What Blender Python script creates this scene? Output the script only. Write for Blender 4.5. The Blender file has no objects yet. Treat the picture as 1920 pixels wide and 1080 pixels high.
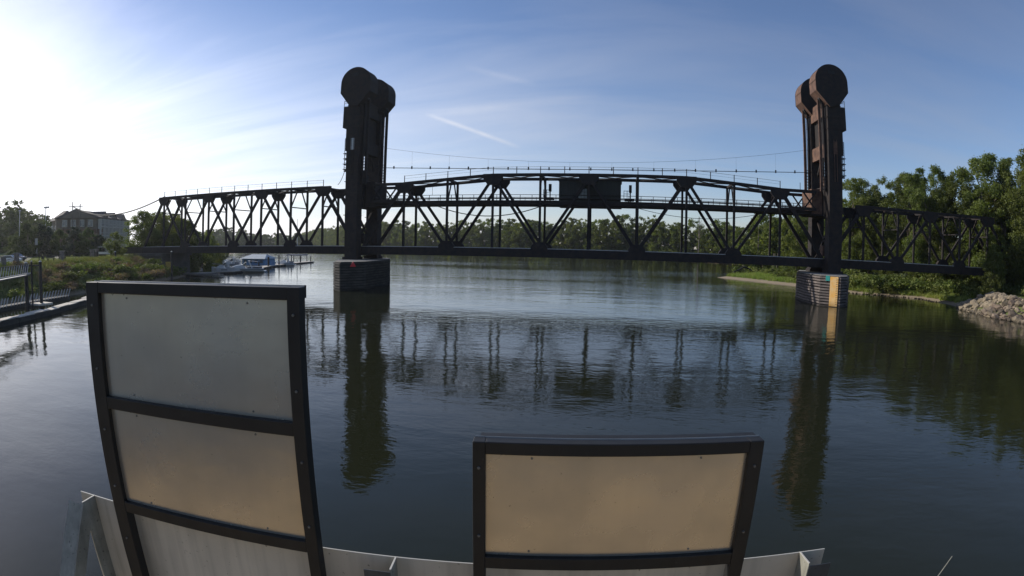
import bpy, math, random
import numpy as np
from mathutils import Vector, Matrix

sc = bpy.context.scene
COL = sc.collection
R = math.radians

# ------------------------------------------------------------------ camera
CAM_H = 6.928
YAW, PITCH, ROLL = -0.1919, -0.0776, -0.0192       # heading from +Y, tilt, roll (radians)
FPX = 1029.0                                       # pixels per radian at 1920 wide
cam = bpy.data.cameras.new('camera')
cam_o = bpy.data.objects.new('camera', cam)
COL.objects.link(cam_o)
sc.camera = cam_o
cam.clip_start, cam.clip_end = 0.05, 20000
cam.type = 'PANO'                                  # the webcam's wide barrel-distorting lens
cam.sensor_width, cam.sensor_height = 36, 20.25
cam.panorama_type = 'FISHEYE_LENS_POLYNOMIAL'
cam.fisheye_fov = math.pi
cam.fisheye_polynomial_k0 = 0
cam.fisheye_polynomial_k1 = -1 / (FPX * 36 / 1920)
cam.fisheye_polynomial_k2 = cam.fisheye_polynomial_k3 = cam.fisheye_polynomial_k4 = 0
def cam_dir(x, f, u):
    c, s = math.cos(ROLL), math.sin(ROLL); x, u = x*c + u*s, -x*s + u*c
    c, s = math.cos(PITCH), math.sin(PITCH); y, z = f*c - u*s, f*s + u*c
    c, s = math.cos(YAW), math.sin(YAW)
    return Vector((x*c + y*s, -x*s + y*c, z))
cam_o.matrix_world = Matrix.Translation((0, 0, CAM_H)) @ Matrix([cam_dir(1,0,0), cam_dir(0,0,1), -cam_dir(0,1,0)]).transposed().to_4x4()

# ------------------------------------------------------------------ sky and sun
SUN_AZ, SUN_EL = -75.0, 28.3                       # azimuth from +Y towards +X
world = bpy.data.worlds.new('World'); sc.world = world; world.use_nodes = True
def N(nt, t, **kw):
    n = nt.nodes.new(t)
    for k, v in kw.items(): setattr(n, k, v)
    return n
def build_world():
    nt = world.node_tree; nt.nodes.clear(); L = nt.links.new
    out = N(nt, 'ShaderNodeOutputWorld'); bg = N(nt, 'ShaderNodeBackground')
    sky = N(nt, 'ShaderNodeTexSky', sky_type='NISHITA', sun_disc=False)
    sky.sun_elevation = R(SUN_EL); sky.sun_rotation = R(SUN_AZ)
    sky.air_density = 1.0; sky.dust_density = .35; sky.ozone_density = 3.5; sky.altitude = 200
    geo = N(nt, 'ShaderNodeNewGeometry')
    neg = N(nt, 'ShaderNodeVectorMath', operation='SCALE'); neg.inputs[3].default_value = -1
    L(geo.outputs['Incoming'], neg.inputs[0])
    d = neg.outputs[0]
    sep = N(nt, 'ShaderNodeSeparateXYZ'); L(d, sep.inputs[0])
    def M(op, a, b=None, c=None, clamp=False):
        n = N(nt, 'ShaderNodeMath', operation=op); n.use_clamp = clamp
        for i, v in enumerate((a, b, c)):
            if v is None: continue
            if isinstance(v, (int, float)): n.inputs[i].default_value = v
            else: L(v, n.inputs[i])
        return n.outputs[0]
    zz = M('ADD', M('MAXIMUM', sep.outputs[2], 0.0), 0.12)
    px, py = M('DIVIDE', sep.outputs[0], zz), M('DIVIDE', sep.outputs[1], zz)
    com = N(nt, 'ShaderNodeCombineXYZ'); L(px, com.inputs[0]); L(py, com.inputs[1])
    mp = N(nt, 'ShaderNodeMapping'); mp.inputs['Rotation'].default_value = (0, 0, R(24)); mp.inputs['Scale'].default_value = (0.35, 1.25, 1)
    L(com.outputs[0], mp.inputs[0])
    n1 = N(nt, 'ShaderNodeTexNoise'); n1.inputs['Scale'].default_value = 1.1; n1.inputs['Detail'].default_value = 9; n1.inputs['Roughness'].default_value = .58; n1.inputs['Distortion'].default_value = .6
    L(mp.outputs[0], n1.inputs['Vector'])
    mr = N(nt, 'ShaderNodeMapRange'); mr.inputs[1].default_value = .42; mr.inputs[2].default_value = .80; mr.inputs[3].default_value = 0; mr.inputs[4].default_value = .36
    L(n1.outputs['Fac'], mr.inputs[0])
    cl = M('MULTIPLY', mr.outputs[0], M('SUBTRACT', 1.0, M('POWER', M('MAXIMUM', sep.outputs[2], 0.0), .8), clamp=True))
    # contrails: thin streaks along great circles between two directions
    def streak(a, b, width, amt):
        a, b = Vector(a).normalized(), Vector(b).normalized()
        n = a.cross(b).normalized(); mid = (a + b).normalized(); half = a.angle(b) / 2
        def dot(v):
            q = N(nt, 'ShaderNodeVectorMath', operation='DOT_PRODUCT'); L(d, q.inputs[0]); q.inputs[1].default_value = v; return q.outputs['Value']
        across = M('SUBTRACT', 1.0, M('DIVIDE', M('ABSOLUTE', dot(n)), width), clamp=True)
        t = M('ARCCOSINE', M('MINIMUM', dot(mid), 0.99999))
        along = M('SUBTRACT', 1.0, M('POWER', M('DIVIDE', t, half), 3.0), clamp=True)
        front = M('GREATER_THAN', dot(mid), 0.5)
        return M('MULTIPLY', M('MULTIPLY', M('MULTIPLY', across, along), front), amt)
    s1 = streak(STREAK1[0], STREAK1[1], .0055, .30)
    s2 = streak(STREAK2[0], STREAK2[1], .012, .10)
    s3 = streak(STREAK3[0], STREAK3[1], .008, .08)
    nz = N(nt, 'ShaderNodeTexNoise'); nz.inputs['Scale'].default_value = 60; nz.inputs['Detail'].default_value = 4; L(d, nz.inputs['Vector'])
    tot = M('MULTIPLY', M('ADD', M('ADD', s1, s2), s3), M('ADD', nz.outputs['Fac'], .45))
    # cloud brightness: thin cirrus scatters forward, so it shines towards the sun
    sd = Vector((math.sin(R(SUN_AZ))*math.cos(R(SUN_EL)), math.cos(R(SUN_AZ))*math.cos(R(SUN_EL)), math.sin(R(SUN_EL))))
    q = N(nt, 'ShaderNodeVectorMath', operation='DOT_PRODUCT'); L(d, q.inputs[0]); q.inputs[1].default_value = sd
    ph = M('POWER', M('MAXIMUM', M('ADD', M('MULTIPLY', q.outputs['Value'], .5), .5), 0.0), 4.0)
    veil = M('MULTIPLY', M('POWER', M('MAXIMUM', M('SUBTRACT', 1.0, M('DIVIDE', M('MAXIMUM', sep.outputs[2], 0.0), .42)), 0.0), 1.4), M('MULTIPLY', ph, 1.5))
    mask = M('ADD', M('ADD', cl, tot), M('MULTIPLY', veil, M('ADD', n1.outputs['Fac'], .4)), clamp=True)
    br = M('ADD', M('MULTIPLY', ph, 12.0), 3.4)
    cc = N(nt, 'ShaderNodeCombineXYZ'); L(br, cc.inputs[0]); L(M('MULTIPLY', br, .99), cc.inputs[1]); L(M('MULTIPLY', br, 1.03), cc.inputs[2])
    mix = N(nt, 'ShaderNodeMix', data_type='RGBA'); L(mask, mix.inputs[0]); tint = N(nt, 'ShaderNodeMix', data_type='RGBA', blend_type='MULTIPLY'); tint.inputs[0].default_value = 1; tint.inputs[7].default_value = (1.0, .955, 1.02, 1)
    L(sky.outputs[0], tint.inputs[6]); L(tint.outputs[2], mix.inputs[6]); L(cc.outputs[0], mix.inputs[7])
    L(mix.outputs[2], bg.inputs[0]); bg.inputs[1].default_value = SKY_STRENGTH
    L(bg.outputs[0], out.inputs[0])
SKY_STRENGTH = 0.112
STREAK1 = ((-.343, .909, .235), (-.174, .969, .176))
STREAK2 = ((-.36, .905, .226), (-.029, .961, .273))
STREAK3 = ((-.271, .909, .318), (-.143, .947, .288))
build_world()
sun = bpy.data.lights.new('sun', 'SUN'); sun.energy = 4.2; sun.angle = R(.53); sun.color = (1.0, .93, .82)
sun_o = bpy.data.objects.new('sun', sun); COL.objects.link(sun_o)
sun_o.rotation_euler = (R(90 - SUN_EL), 0, R(180 - SUN_AZ))
sun_o.location = (-60, 20, 60)
sc.view_settings.view_transform = 'Standard'; sc.view_settings.look = 'None'
sc.view_settings.exposure = 0.12; sc.view_settings.gamma = 1; sc.view_settings.use_curve_mapping = False
sc.cycles.max_bounces = 6; sc.cycles.transparent_max_bounces = 8
sc.cycles.use_denoising = True

# ------------------------------------------------------------------ materials
def mat(name, col, rough=.8, var=.25, scale=2.0, col2=None, metal=0, spec=.4, bump=0, bscale=8, stretch=(1,1,1), coord='Object', detail=5, lo=.35, hi=.65, rand=0, trans=0):
    m = bpy.data.materials.new(name); m.use_nodes = True; nt = m.node_tree; L = nt.links.new
    p = nt.nodes['Principled BSDF']; p.inputs['Roughness'].default_value = rough; p.inputs['Metallic'].default_value = metal
    p.inputs['Specular IOR Level'].default_value = spec
    tc = N(nt, 'ShaderNodeTexCoord'); mp = N(nt, 'ShaderNodeMapping'); mp.inputs['Scale'].default_value = stretch
    L(tc.outputs[coord], mp.inputs[0])
    n = N(nt, 'ShaderNodeTexNoise'); n.inputs['Scale'].default_value = scale; n.inputs['Detail'].default_value = detail; n.inputs['Roughness'].default_value = .62
    L(mp.outputs[0], n.inputs['Vector'])
    mr = N(nt, 'ShaderNodeMapRange'); mr.inputs[1].default_value = lo; mr.inputs[2].default_value = hi; L(n.outputs['Fac'], mr.inputs[0])
    mx = N(nt, 'ShaderNodeMix', data_type='RGBA'); L(mr.outputs[0], mx.inputs[0])
    c2 = col2 or tuple(c * (1 - var) for c in col); c1 = col if col2 else tuple(c * (1 + var) for c in col)
    mx.inputs[6].default_value = (*c1, 1); mx.inputs[7].default_value = (*c2, 1)
    last = mx.outputs[2]
    if rand:
        oi = N(nt, 'ShaderNodeObjectInfo'); hs = N(nt, 'ShaderNodeHueSaturation')
        m1 = N(nt, 'ShaderNodeMapRange'); m1.inputs[3].default_value = 1 - rand; m1.inputs[4].default_value = 1 + rand; L(oi.outputs['Random'], m1.inputs[0])
        m2 = N(nt, 'ShaderNodeMapRange'); m2.inputs[3].default_value = .485; m2.inputs[4].default_value = .515
        ml = N(nt, 'ShaderNodeMath', operation='FRACT'); mm = N(nt, 'ShaderNodeMath', operation='MULTIPLY'); mm.inputs[1].default_value = 7.31
        L(oi.outputs['Random'], mm.inputs[0]); L(mm.outputs[0], ml.inputs[0]); L(ml.outputs[0], m2.inputs[0])
        L(m1.outputs[0], hs.inputs['Value']); L(m2.outputs[0], hs.inputs['Hue']); L(last, hs.inputs['Color']); last = hs.outputs[0]
    L(last, p.inputs['Base Color'])
    if bump:
        b = N(nt, 'ShaderNodeBump'); b.inputs['Strength'].default_value = bump; b.inputs['Distance'].default_value = .05
        nb = N(nt, 'ShaderNodeTexNoise'); nb.inputs['Scale'].default_value = bscale; nb.inputs['Detail'].default_value = 6
        L(mp.outputs[0], nb.inputs['Vector']); L(nb.outputs['Fac'], b.inputs['Height']); L(b.outputs[0], p.inputs['Normal'])
    if trans:
        tr = N(nt, 'ShaderNodeBsdfTranslucent'); ms = N(nt, 'ShaderNodeMixShader'); ms.inputs[0].default_value = trans
        g = N(nt, 'ShaderNodeMix', data_type='RGBA', blend_type='MULTIPLY'); g.inputs[0].default_value = 1; g.inputs[7].default_value = (1.5, 1.6, .6, 1)
        L(last, g.inputs[6]); L(g.outputs[2], tr.inputs[0])
        L(p.outputs[0], ms.inputs[1]); L(tr.outputs[0], ms.inputs[2]); L(ms.outputs[0], nt.nodes['Material Output'].inputs[0])
    return m
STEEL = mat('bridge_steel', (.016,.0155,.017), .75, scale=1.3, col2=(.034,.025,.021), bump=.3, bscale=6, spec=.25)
SUNLIT_RUST = mat('sunlit_rusty_steel', (.17,.10,.07), .8, scale=1.1, col2=(.075,.045,.036), bump=.3, bscale=5, spec=.2)  # lighter brown bridge steel: sunlight painted into the colour, with some rust
DARK = mat('dark_steel', (.02,.02,.022), .7, scale=3, spec=.3)
RAIL = mat('worn_rail', (.25,.25,.26), .5, scale=3, metal=.6)
GALV = mat('galvanised', (.42,.43,.43), .45, scale=5, metal=.5, var=.15)
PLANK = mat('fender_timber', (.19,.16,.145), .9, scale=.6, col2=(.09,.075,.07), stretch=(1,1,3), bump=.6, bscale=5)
PLANKD = mat('dark_fender_timber', (.075,.072,.064), .9, scale=.6, col2=(.03,.031,.03), stretch=(1,1,3), bump=.6, bscale=5)  # darker fender timber for the left pier
CORE = mat('pier_core', (.03,.028,.026), .95, scale=1)
CONC = mat('old_concrete', (.22,.21,.19), .9, scale=.8, var=.25, bump=.4, bscale=6)
ABUT = mat('stained_concrete', (.075,.073,.07), .95, scale=.5, var=.3, bump=.4)
ORANGE = mat('faded_orange', (.78,.40,.07), .6, scale=1.5, col2=(.72,.50,.24), detail=8)
TEAL = mat('teal_paint', (.02,.27,.24), .6, scale=3, var=.1)
REDP = mat('red_paint', (.62,.03,.04), .5, scale=3, var=.1)
BLACKP = mat('black_marks', (.03,.03,.03), .7)
HOUSEW = mat('machine_house_wall', (.030,.032,.028), .8, scale=1.5, stretch=(6,1,.3), var=.2)
PANE = mat('window_glass', (.10,.12,.13), .12, scale=2, spec=.6)
PANEL = mat('board_sheet', (.52,.475,.395), .25, scale=1.6, col2=(.45,.42,.37), spec=.5, metal=.72, detail=1.5, coord='Generated', bump=.12, bscale=1.2)
SHEET = mat('white_sheet', (.52,.465,.37), .5, scale=1.2, var=.06, spec=.3, detail=3)
FRAME = mat('black_frame', (.011,.0105,.010), .5, scale=8, var=.2, spec=.45)
ALU = mat('weathered_aluminium', (.27,.265,.22), .6, scale=6, var=.2, metal=0)
ALUD = mat('dull_galvanised', (.07,.08,.09), .45, scale=6, var=.2, metal=.4)
SCREW = mat('screw_head', (.16,.16,.15), .4, metal=.3)
BARK = mat('bark', (.16,.135,.11), .95, scale=3, var=.35, stretch=(1,1,.3), bump=.8)
LEAFN = mat('cottonwood_leaf', (.078,.10,.026), .6, scale=.35, col2=(.135,.155,.045), rand=.28, trans=.42, coord='Object', spec=.25, detail=3)
LEAFF = mat('far_leaf', (.07,.095,.024), .7, scale=.22, col2=(.15,.165,.045), rand=.3, trans=.4, coord='Object', spec=.15, detail=3)
LEAFH = mat('hill_leaf', (.05,.075,.028), .7, scale=.25, col2=(.085,.105,.035), rand=.3, trans=.35, spec=.15, detail=3)
LEAFC = mat('conifer_leaf', (.018,.036,.018), .7, scale=.6, var=.3, rand=.15, trans=.15)
BUSH = mat('bush_leaf', (.085,.12,.03), .7, scale=.8, col2=(.14,.155,.05), rand=.4, trans=.3, spec=.15)
DRYB = mat('dry_brush', (.20,.14,.095), .9, scale=1, var=.3, rand=.3, trans=.2)
DRYG = mat('dry_grass', (.15,.145,.065), .9, scale=.4, col2=(.11,.12,.05), trans=.3)
GRASS = mat('reed_grass', (.19,.26,.055), .8, scale=.5, col2=(.26,.28,.09), trans=.35, rand=.1)
ROCK = mat('limestone', (.21,.165,.12), .9, scale=1.2, col2=(.10,.078,.058), rand=.5, bump=.8, bscale=4)
WOOD = mat('dock_timber', (.5,.46,.39), .85, scale=2, stretch=(1,6,1), var=.25)
PILE = mat('dark_pile', (.04,.037,.035), .9, scale=2)
FLOAT = mat('dock_float', (.05,.05,.048), .9)
WHITE = mat('white_gelcoat', (.78,.78,.77), .25, scale=1, var=.04)
HULLB = mat('hull_dark_grey', (.10,.11,.13), .4)  # dark blue-grey of the hull stripes and cockpits
BLUER = mat('blue_metal', (.12,.25,.42), .5, scale=1.5, var=.15, stretch=(8,1,1))
ROOFM = mat('grey_metal_roof', (.42,.46,.47), .45, scale=1.5, var=.1)
BRICK = mat('hotel_brick', (.15,.09,.06), .9, scale=1.5, var=.15)
SIDING = mat('hotel_siding', (.17,.14,.105), .8, scale=.5, var=.08)
SHINGLE = mat('shingle_roof', (.09,.08,.075), .9, scale=2, var=.2)
TRIM = mat('white_trim', (.48,.46,.41), .6, var=.05)
STONE = mat('pillar_brick', (.20,.17,.15), .9, scale=4, var=.25)
TYRE = mat('tyre', (.02,.02,.02), .8)
CARG = mat('car_paint_grey', (.20,.22,.24), .3, var=.02, spec=.6)
CARW = mat('car_paint_white', (.7,.7,.7), .3, var=.02, spec=.6)
CARD = mat('car_paint_dark', (.04,.05,.07), .25, var=.02, spec=.6)
YELL = mat('yellow_board', (.45,.30,.07), .7, scale=4, var=.3)
CANVAS = mat('grey_canvas', (.22,.23,.25), .8)

def grime(m, speck=55, streak=.25, amt=.55, dens=.70):
    """dirt specks and faint run-down streaks on weathered sheet metal"""
    nt = m.node_tree; L = nt.links.new; p = nt.nodes['Principled BSDF']; src = p.inputs['Base Color'].links[0].from_socket
    g = N(nt, 'ShaderNodeNewGeometry')
    a = N(nt, 'ShaderNodeTexNoise'); a.inputs['Scale'].default_value = speck; a.inputs['Detail'].default_value = 2; L(g.outputs['Position'], a.inputs['Vector'])
    ra = N(nt, 'ShaderNodeMapRange'); ra.inputs[1].default_value = dens; ra.inputs[2].default_value = dens + .05; ra.inputs[3].default_value = 1; ra.inputs[4].default_value = 1 - amt; L(a.outputs['Fac'], ra.inputs[0])
    mp = N(nt, 'ShaderNodeMapping'); mp.inputs['Scale'].default_value = (14, 14, .7); L(g.outputs['Position'], mp.inputs[0])
    b = N(nt, 'ShaderNodeTexNoise'); b.inputs['Scale'].default_value = 1.6; b.inputs['Detail'].default_value = 5; L(mp.outputs[0], b.inputs['Vector'])
    rb_ = N(nt, 'ShaderNodeMapRange'); rb_.inputs[1].default_value = .45; rb_.inputs[2].default_value = .75; rb_.inputs[3].default_value = 1; rb_.inputs[4].default_value = 1 - streak; L(b.outputs['Fac'], rb_.inputs[0])
    c = N(nt, 'ShaderNodeTexNoise'); c.inputs['Scale'].default_value = 3.5; c.inputs['Detail'].default_value = 6; L(g.outputs['Position'], c.inputs['Vector'])
    rc_ = N(nt, 'ShaderNodeMapRange'); rc_.inputs[1].default_value = .35; rc_.inputs[2].default_value = .7; rc_.inputs[3].default_value = 1.05; rc_.inputs[4].default_value = .88; L(c.outputs['Fac'], rc_.inputs[0])
    m1 = N(nt, 'ShaderNodeMath', operation='MULTIPLY'); L(ra.outputs[0], m1.inputs[0]); L(rb_.outputs[0], m1.inputs[1])
    m2 = N(nt, 'ShaderNodeMath', operation='MULTIPLY'); L(m1.outputs[0], m2.inputs[0]); L(rc_.outputs[0], m2.inputs[1])
    v = N(nt, 'ShaderNodeVectorMath', operation='SCALE'); L(src, v.inputs[0]); L(m2.outputs[0], v.inputs[3]); L(v.outputs[0], p.inputs['Base Color'])
    rr = N(nt, 'ShaderNodeMapRange'); r0 = p.inputs['Roughness'].default_value; rr.inputs[3].default_value = r0*.8; rr.inputs[4].default_value = min(1, r0*1.5); L(c.outputs['Fac'], rr.inputs[0]); L(rr.outputs[0], p.inputs['Roughness'])
grime(PANEL, 60, .03, .35, .72); grime(SHEET, 45, .2, .55, .70); grime(ALU, 50, .3, .5, .66); grime(ALUD, 50, .3, .5, .66); grime(FRAME, 40, .3, -1.2, .70)

# ------------------------------------------------------------------ mesh builder
class MB:
    def __init__(s): s.v = []; s.f = []; s.st = []
    def add(s, vs, fs):
        b = len(s.v); s.st.append((b, len(s.f))); s.v += [tuple(v) for v in vs]; s.f += [tuple(b + i for i in f) for f in fs]; return s
    def box(s, x0, x1, y0, y1, z0, z1):
        return s.add([(x0,y0,z0),(x1,y0,z0),(x1,y1,z0),(x0,y1,z0),(x0,y0,z1),(x1,y0,z1),(x1,y1,z1),(x0,y1,z1)],
                     [(0,3,2,1),(4,5,6,7),(0,1,5,4),(1,2,6,5),(2,3,7,6),(3,0,4,7)])
    def beam(s, p, q, w, h, side=(0,1,0)):
        """rectangular bar from p to q; w measured along side, h across"""
        p, q = Vector(p), Vector(q); d = (q - p).normalized(); a = Vector(side)
        a = (a - d * a.dot(d))
        if a.length < 1e-4: a = d.orthogonal()
        a.normalize(); b = d.cross(a); vs = []
        for c in (p, q):
            for i, j in ((-1,-1),(1,-1),(1,1),(-1,1)): vs.append(c + a*(i*w/2) + b*(j*h/2))
        return s.add(vs, [(0,1,2,3),(4,7,6,5),(0,4,5,1),(1,5,6,2),(2,6,7,3),(3,7,4,0)])
    def tube(s, pts, rad, n=6, cap=True):
        pts = [Vector(p) for p in pts]; rs = rad if isinstance(rad, (list, tuple)) else [rad]*len(pts)
        b = len(s.v); prev = None; s.st.append((b, len(s.f)))
        for i, p in enumerate(pts):
            d = (pts[min(i+1, len(pts)-1)] - pts[max(i-1, 0)]).normalized()
            u = d.orthogonal().normalized() if prev is None else (prev - d*prev.dot(d)).normalized()
            prev = u; w = d.cross(u)
            for k in range(n):
                a = 2*math.pi*k/n; s.v.append(tuple(p + (u*math.cos(a) + w*math.sin(a))*rs[i]))
        for i in range(len(pts)-1):
            for k in range(n):
                a, c = b + i*n + k, b + i*n + (k+1) % n; s.f.append((a, c, c+n, a+n))
        if cap: s.f.append(tuple(range(b, b+n))[::-1]); s.f.append(tuple(range(len(s.v)-n, len(s.v))))
        return s
    def prism(s, poly, d):
        """poly: closed list of 3-D points, extruded by vector d"""
        d = Vector(d); n = len(poly); vs = [Vector(p) for p in poly] + [Vector(p) + d for p in poly]
        fs = [tuple(range(n))[::-1], tuple(range(n, 2*n))] + [(i, (i+1) % n, n + (i+1) % n, n + i) for i in range(n)]
        return s.add(vs, fs)
    def mesh(s, name, m=None):
        me = bpy.data.meshes.new(name); me.from_pydata(s.v, [], s.f); me.update()
        if m: me.materials.append(m)
        return me
def fixn(me):
    import bmesh
    b = bmesh.new(); b.from_mesh(me); bmesh.ops.recalc_face_normals(b, faces=b.faces); b.to_mesh(me); b.free()
def tag(o, label=None, cat=None, group=None, kind=None):
    if label: o['label'] = label
    if cat: o['category'] = cat
    if group: o['group'] = group
    if kind: o['kind'] = kind
    return o
def thing(name, label, cat, loc=(0,0,0), group=None):
    o = bpy.data.objects.new(name, None); o.empty_display_size = .3; COL.objects.link(o); o.location = loc
    return tag(o, label, cat, group)
def link(name, me, parent=None, local=False):
    """mesh in world coordinates unless local"""
    o = bpy.data.objects.new(name, me); COL.objects.link(o)
    if parent is not None:
        o.parent = parent
        if not local:
            p = parent; off = Vector((0,0,0))
            while p is not None: off += p.location; p = p.parent
            o.location = -off
    return o
def part(name, mb, m, parent=None, smooth=False, local=False):
    me = mb.mesh(name, m); fixn(me)
    if smooth:
        for p in me.polygons: p.use_smooth = True
    return link(name, me, parent, local)
def parts(name, mb, m, parent, smooth=False):
    """every primitive of mb becomes a part of its own"""
    st = mb.st + [(len(mb.v), len(mb.f))]; out = []
    for (v0, f0), (v1, f1) in zip(st, st[1:]):
        q = MB(); q.v = mb.v[v0:v1]; q.f = [tuple(i - v0 for i in f) for f in mb.f[f0:f1]]
        out.append(part(name, q, m, parent, smooth))
    return out
def single(name, mb, m, label, cat, group=None, smooth=False):
    return tag(part(name, mb, m, None, smooth), label, cat, group)
def struct(name, mb, m): return tag(part(name, mb, m), kind='structure')
def dup(root, loc, rz=0, scale=1, label=None, group=None):
    r = root.copy(); COL.objects.link(r); r.location = loc; r.rotation_euler = (0,0,rz)
    r.scale = (scale,)*3 if isinstance(scale, (int, float)) else scale
    if label: r['label'] = label
    if group: r['group'] = group
    for ch in list(root.children):
        c = ch.copy(); COL.objects.link(c); c.parent = r
        for g in ch.children:
            e = g.copy(); COL.objects.link(e); e.parent = c
    return r

# ------------------------------------------------------------------ land and water
LEFT = [(-62,-60),(-66,0),(-70,20),(-72,34),(-73,48),(-77,60),(-83,72),(-86,83),(-92,92),(-104,108),(-122,130),(-145,155),(-180,192),(-235,262),(-335,400),(-485,620),(-700,900),(-900,1300),(-900,7000),(-7000,7000),(-7000,-7000),(-62,-7000)]
RIGHT = [(70,-60),(62,10),(57,40),(54.5,60),(53.6,66.6),(55.1,74.4),(57.5,80),(58.6,88),(58.3,95),(55,99),(49,101.2),(45,108),(40.8,119),(34,132),(26.8,147),(29,150),(36,152),(48,165),(66,190),(84,215),(88,250),(72,300),(45,338),(10,356),(-25,374),(-80,405),(-128,425),(-185,448),(-270,505),(-400,650),(-520,800),(-640,1100),(-700,1600),(-700,7000),(7000,7000),(7000,-7000),(70,-7000)]
def sdf(poly, X, Y):
    P = np.array(poly, float); d = np.full(X.shape, 1e9); inside = np.zeros(X.shape, bool)
    for i in range(len(P)):
        a, b = P[i], P[(i+1) % len(P)]; e = b - a
        t = np.clip(((X-a[0])*e[0] + (Y-a[1])*e[1]) / (e@e), 0, 1)
        d = np.minimum(d, np.hypot(X-a[0]-t*e[0], Y-a[1]-t*e[1]))
        c = (a[1] > Y) != (b[1] > Y)
        with np.errstate(divide='ignore', invalid='ignore'):
            inside ^= c & (X < (b[0]-a[0])*(Y-a[1])/(b[1]-a[1]+1e-12) + a[0])
    return np.where(inside, d, -d)
def wob(X, Y, s):
    return (np.sin(X*.9*s+1.3) + np.sin(Y*1.1*s+.4) + np.sin((X+Y)*.61*s+2) + np.sin((X-Y*1.3)*1.7*s))*.25
def height(X, Y):
    X, Y = np.asarray(X, float), np.asarray(Y, float)
    wb = 1.2*wob(X, Y, .25)
    dl, dr = sdf(LEFT, X, Y) + wb*.6, sdf(RIGHT, X, Y) + wb*.5
    hl = np.where(dl < 0, dl*.3, np.minimum(dl*.42, 4.25 + np.clip(dl-12, 0, 400)*.002))
    D = np.hypot(X, Y); hill = np.clip((D-205)/70, 0, 1)*np.clip((-X-185)/60, 0, 1)*np.clip((165-Y)/30, 0, 1)*11
    hl = hl + np.where(dl > 30, hill, 0)
    rocky = np.clip((86-Y)/8, 0, 1)
    sl = .15 + .27*rocky; top = 2.1 + .35*rocky
    hr = np.where(dr < 0, dr*.25, np.minimum(dr*sl, top + np.clip(dr-18, 0, 300)*.02))
    h = np.maximum(hl, hr)
    return np.maximum(h, -2.5) + np.where(h > .1, .12*wob(X, Y, 1.1), 0)*np.clip(1-np.abs(h-4.3)*0, 0, 1)*np.where((dl > 13), 0, 1)
def wet(m, z0=.05, z1=.35, k=.32):
    """stone stays dark where the river keeps it wet"""
    nt = m.node_tree; L = nt.links.new; p = nt.nodes['Principled BSDF']; src = p.inputs['Base Color'].links[0].from_socket
    g = N(nt, 'ShaderNodeNewGeometry'); sp = N(nt, 'ShaderNodeSeparateXYZ'); L(g.outputs['Position'], sp.inputs[0])
    nz = N(nt, 'ShaderNodeTexNoise'); nz.inputs['Scale'].default_value = 2.0; L(g.outputs['Position'], nz.inputs['Vector'])
    ad = N(nt, 'ShaderNodeMath', operation='MULTIPLY_ADD'); L(nz.outputs['Fac'], ad.inputs[0]); ad.inputs[1].default_value = -.3; L(sp.outputs[2], ad.inputs[2])
    mr = N(nt, 'ShaderNodeMapRange'); mr.inputs[1].default_value = z0-.15; mr.inputs[2].default_value = z1-.15; mr.inputs[3].default_value = k; mr.inputs[4].default_value = 1; L(ad.outputs[0], mr.inputs[0])
    sc_ = N(nt, 'ShaderNodeVectorMath', operation='SCALE'); L(src, sc_.inputs[0]); L(mr.outputs[0], sc_.inputs[3]); L(sc_.outputs[0], p.inputs['Base Color'])
for m_ in (ROCK, PLANK, PLANKD, ABUT): wet(m_)
wet(ORANGE, .1, .9, .55)
def ground_z(x, y): return float(height(np.array([x]), np.array([y]))[0])
def axis(lo, hi, core_lo, core_hi, step, far):
    a = list(np.arange(core_lo, core_hi + 1e-6, step)); s = step; v = core_hi
    while v < hi: s = min(s*1.18, far); v += s; a.append(min(v, hi))
    s = step; v = core_lo
    while v > lo: s = min(s*1.18, far); v -= s; a.insert(0, max(v, lo))
    return np.array(a)
xs = axis(-6500, 6500, -130, 110, 1.6, 500); ys = axis(-1500, 6500, -10, 210, 1.6, 500)
GX, GY = np.meshgrid(xs, ys); GZ = height(GX, GY)
verts = np.stack([GX.ravel(), GY.ravel(), GZ.ravel()], 1)
nx, ny = len(xs), len(ys)
idx = np.arange(nx*ny).reshape(ny, nx)
faces = np.stack([idx[:-1,:-1].ravel(), idx[:-1,1:].ravel(), idx[1:,1:].ravel(), idx[1:,:-1].ravel()], 1)
def np_mesh(name, V, F, m):
    me = bpy.data.meshes.new(name); V = np.asarray(V, np.float32); F = np.asarray(F, np.int32)
    me.vertices.add(len(V)); me.vertices.foreach_set('co', V.ravel())
    k = F.shape[1]; me.loops.add(F.size); me.loops.foreach_set('vertex_index', F.ravel())
    me.polygons.add(len(F)); me.polygons.foreach_set('loop_start', np.arange(0, F.size, k, dtype=np.int32))
    me.polygons.foreach_set('loop_total', np.full(len(F), k, np.int32)); me.update(calc_edges=True)
    me.materials.append(m); return me
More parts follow.
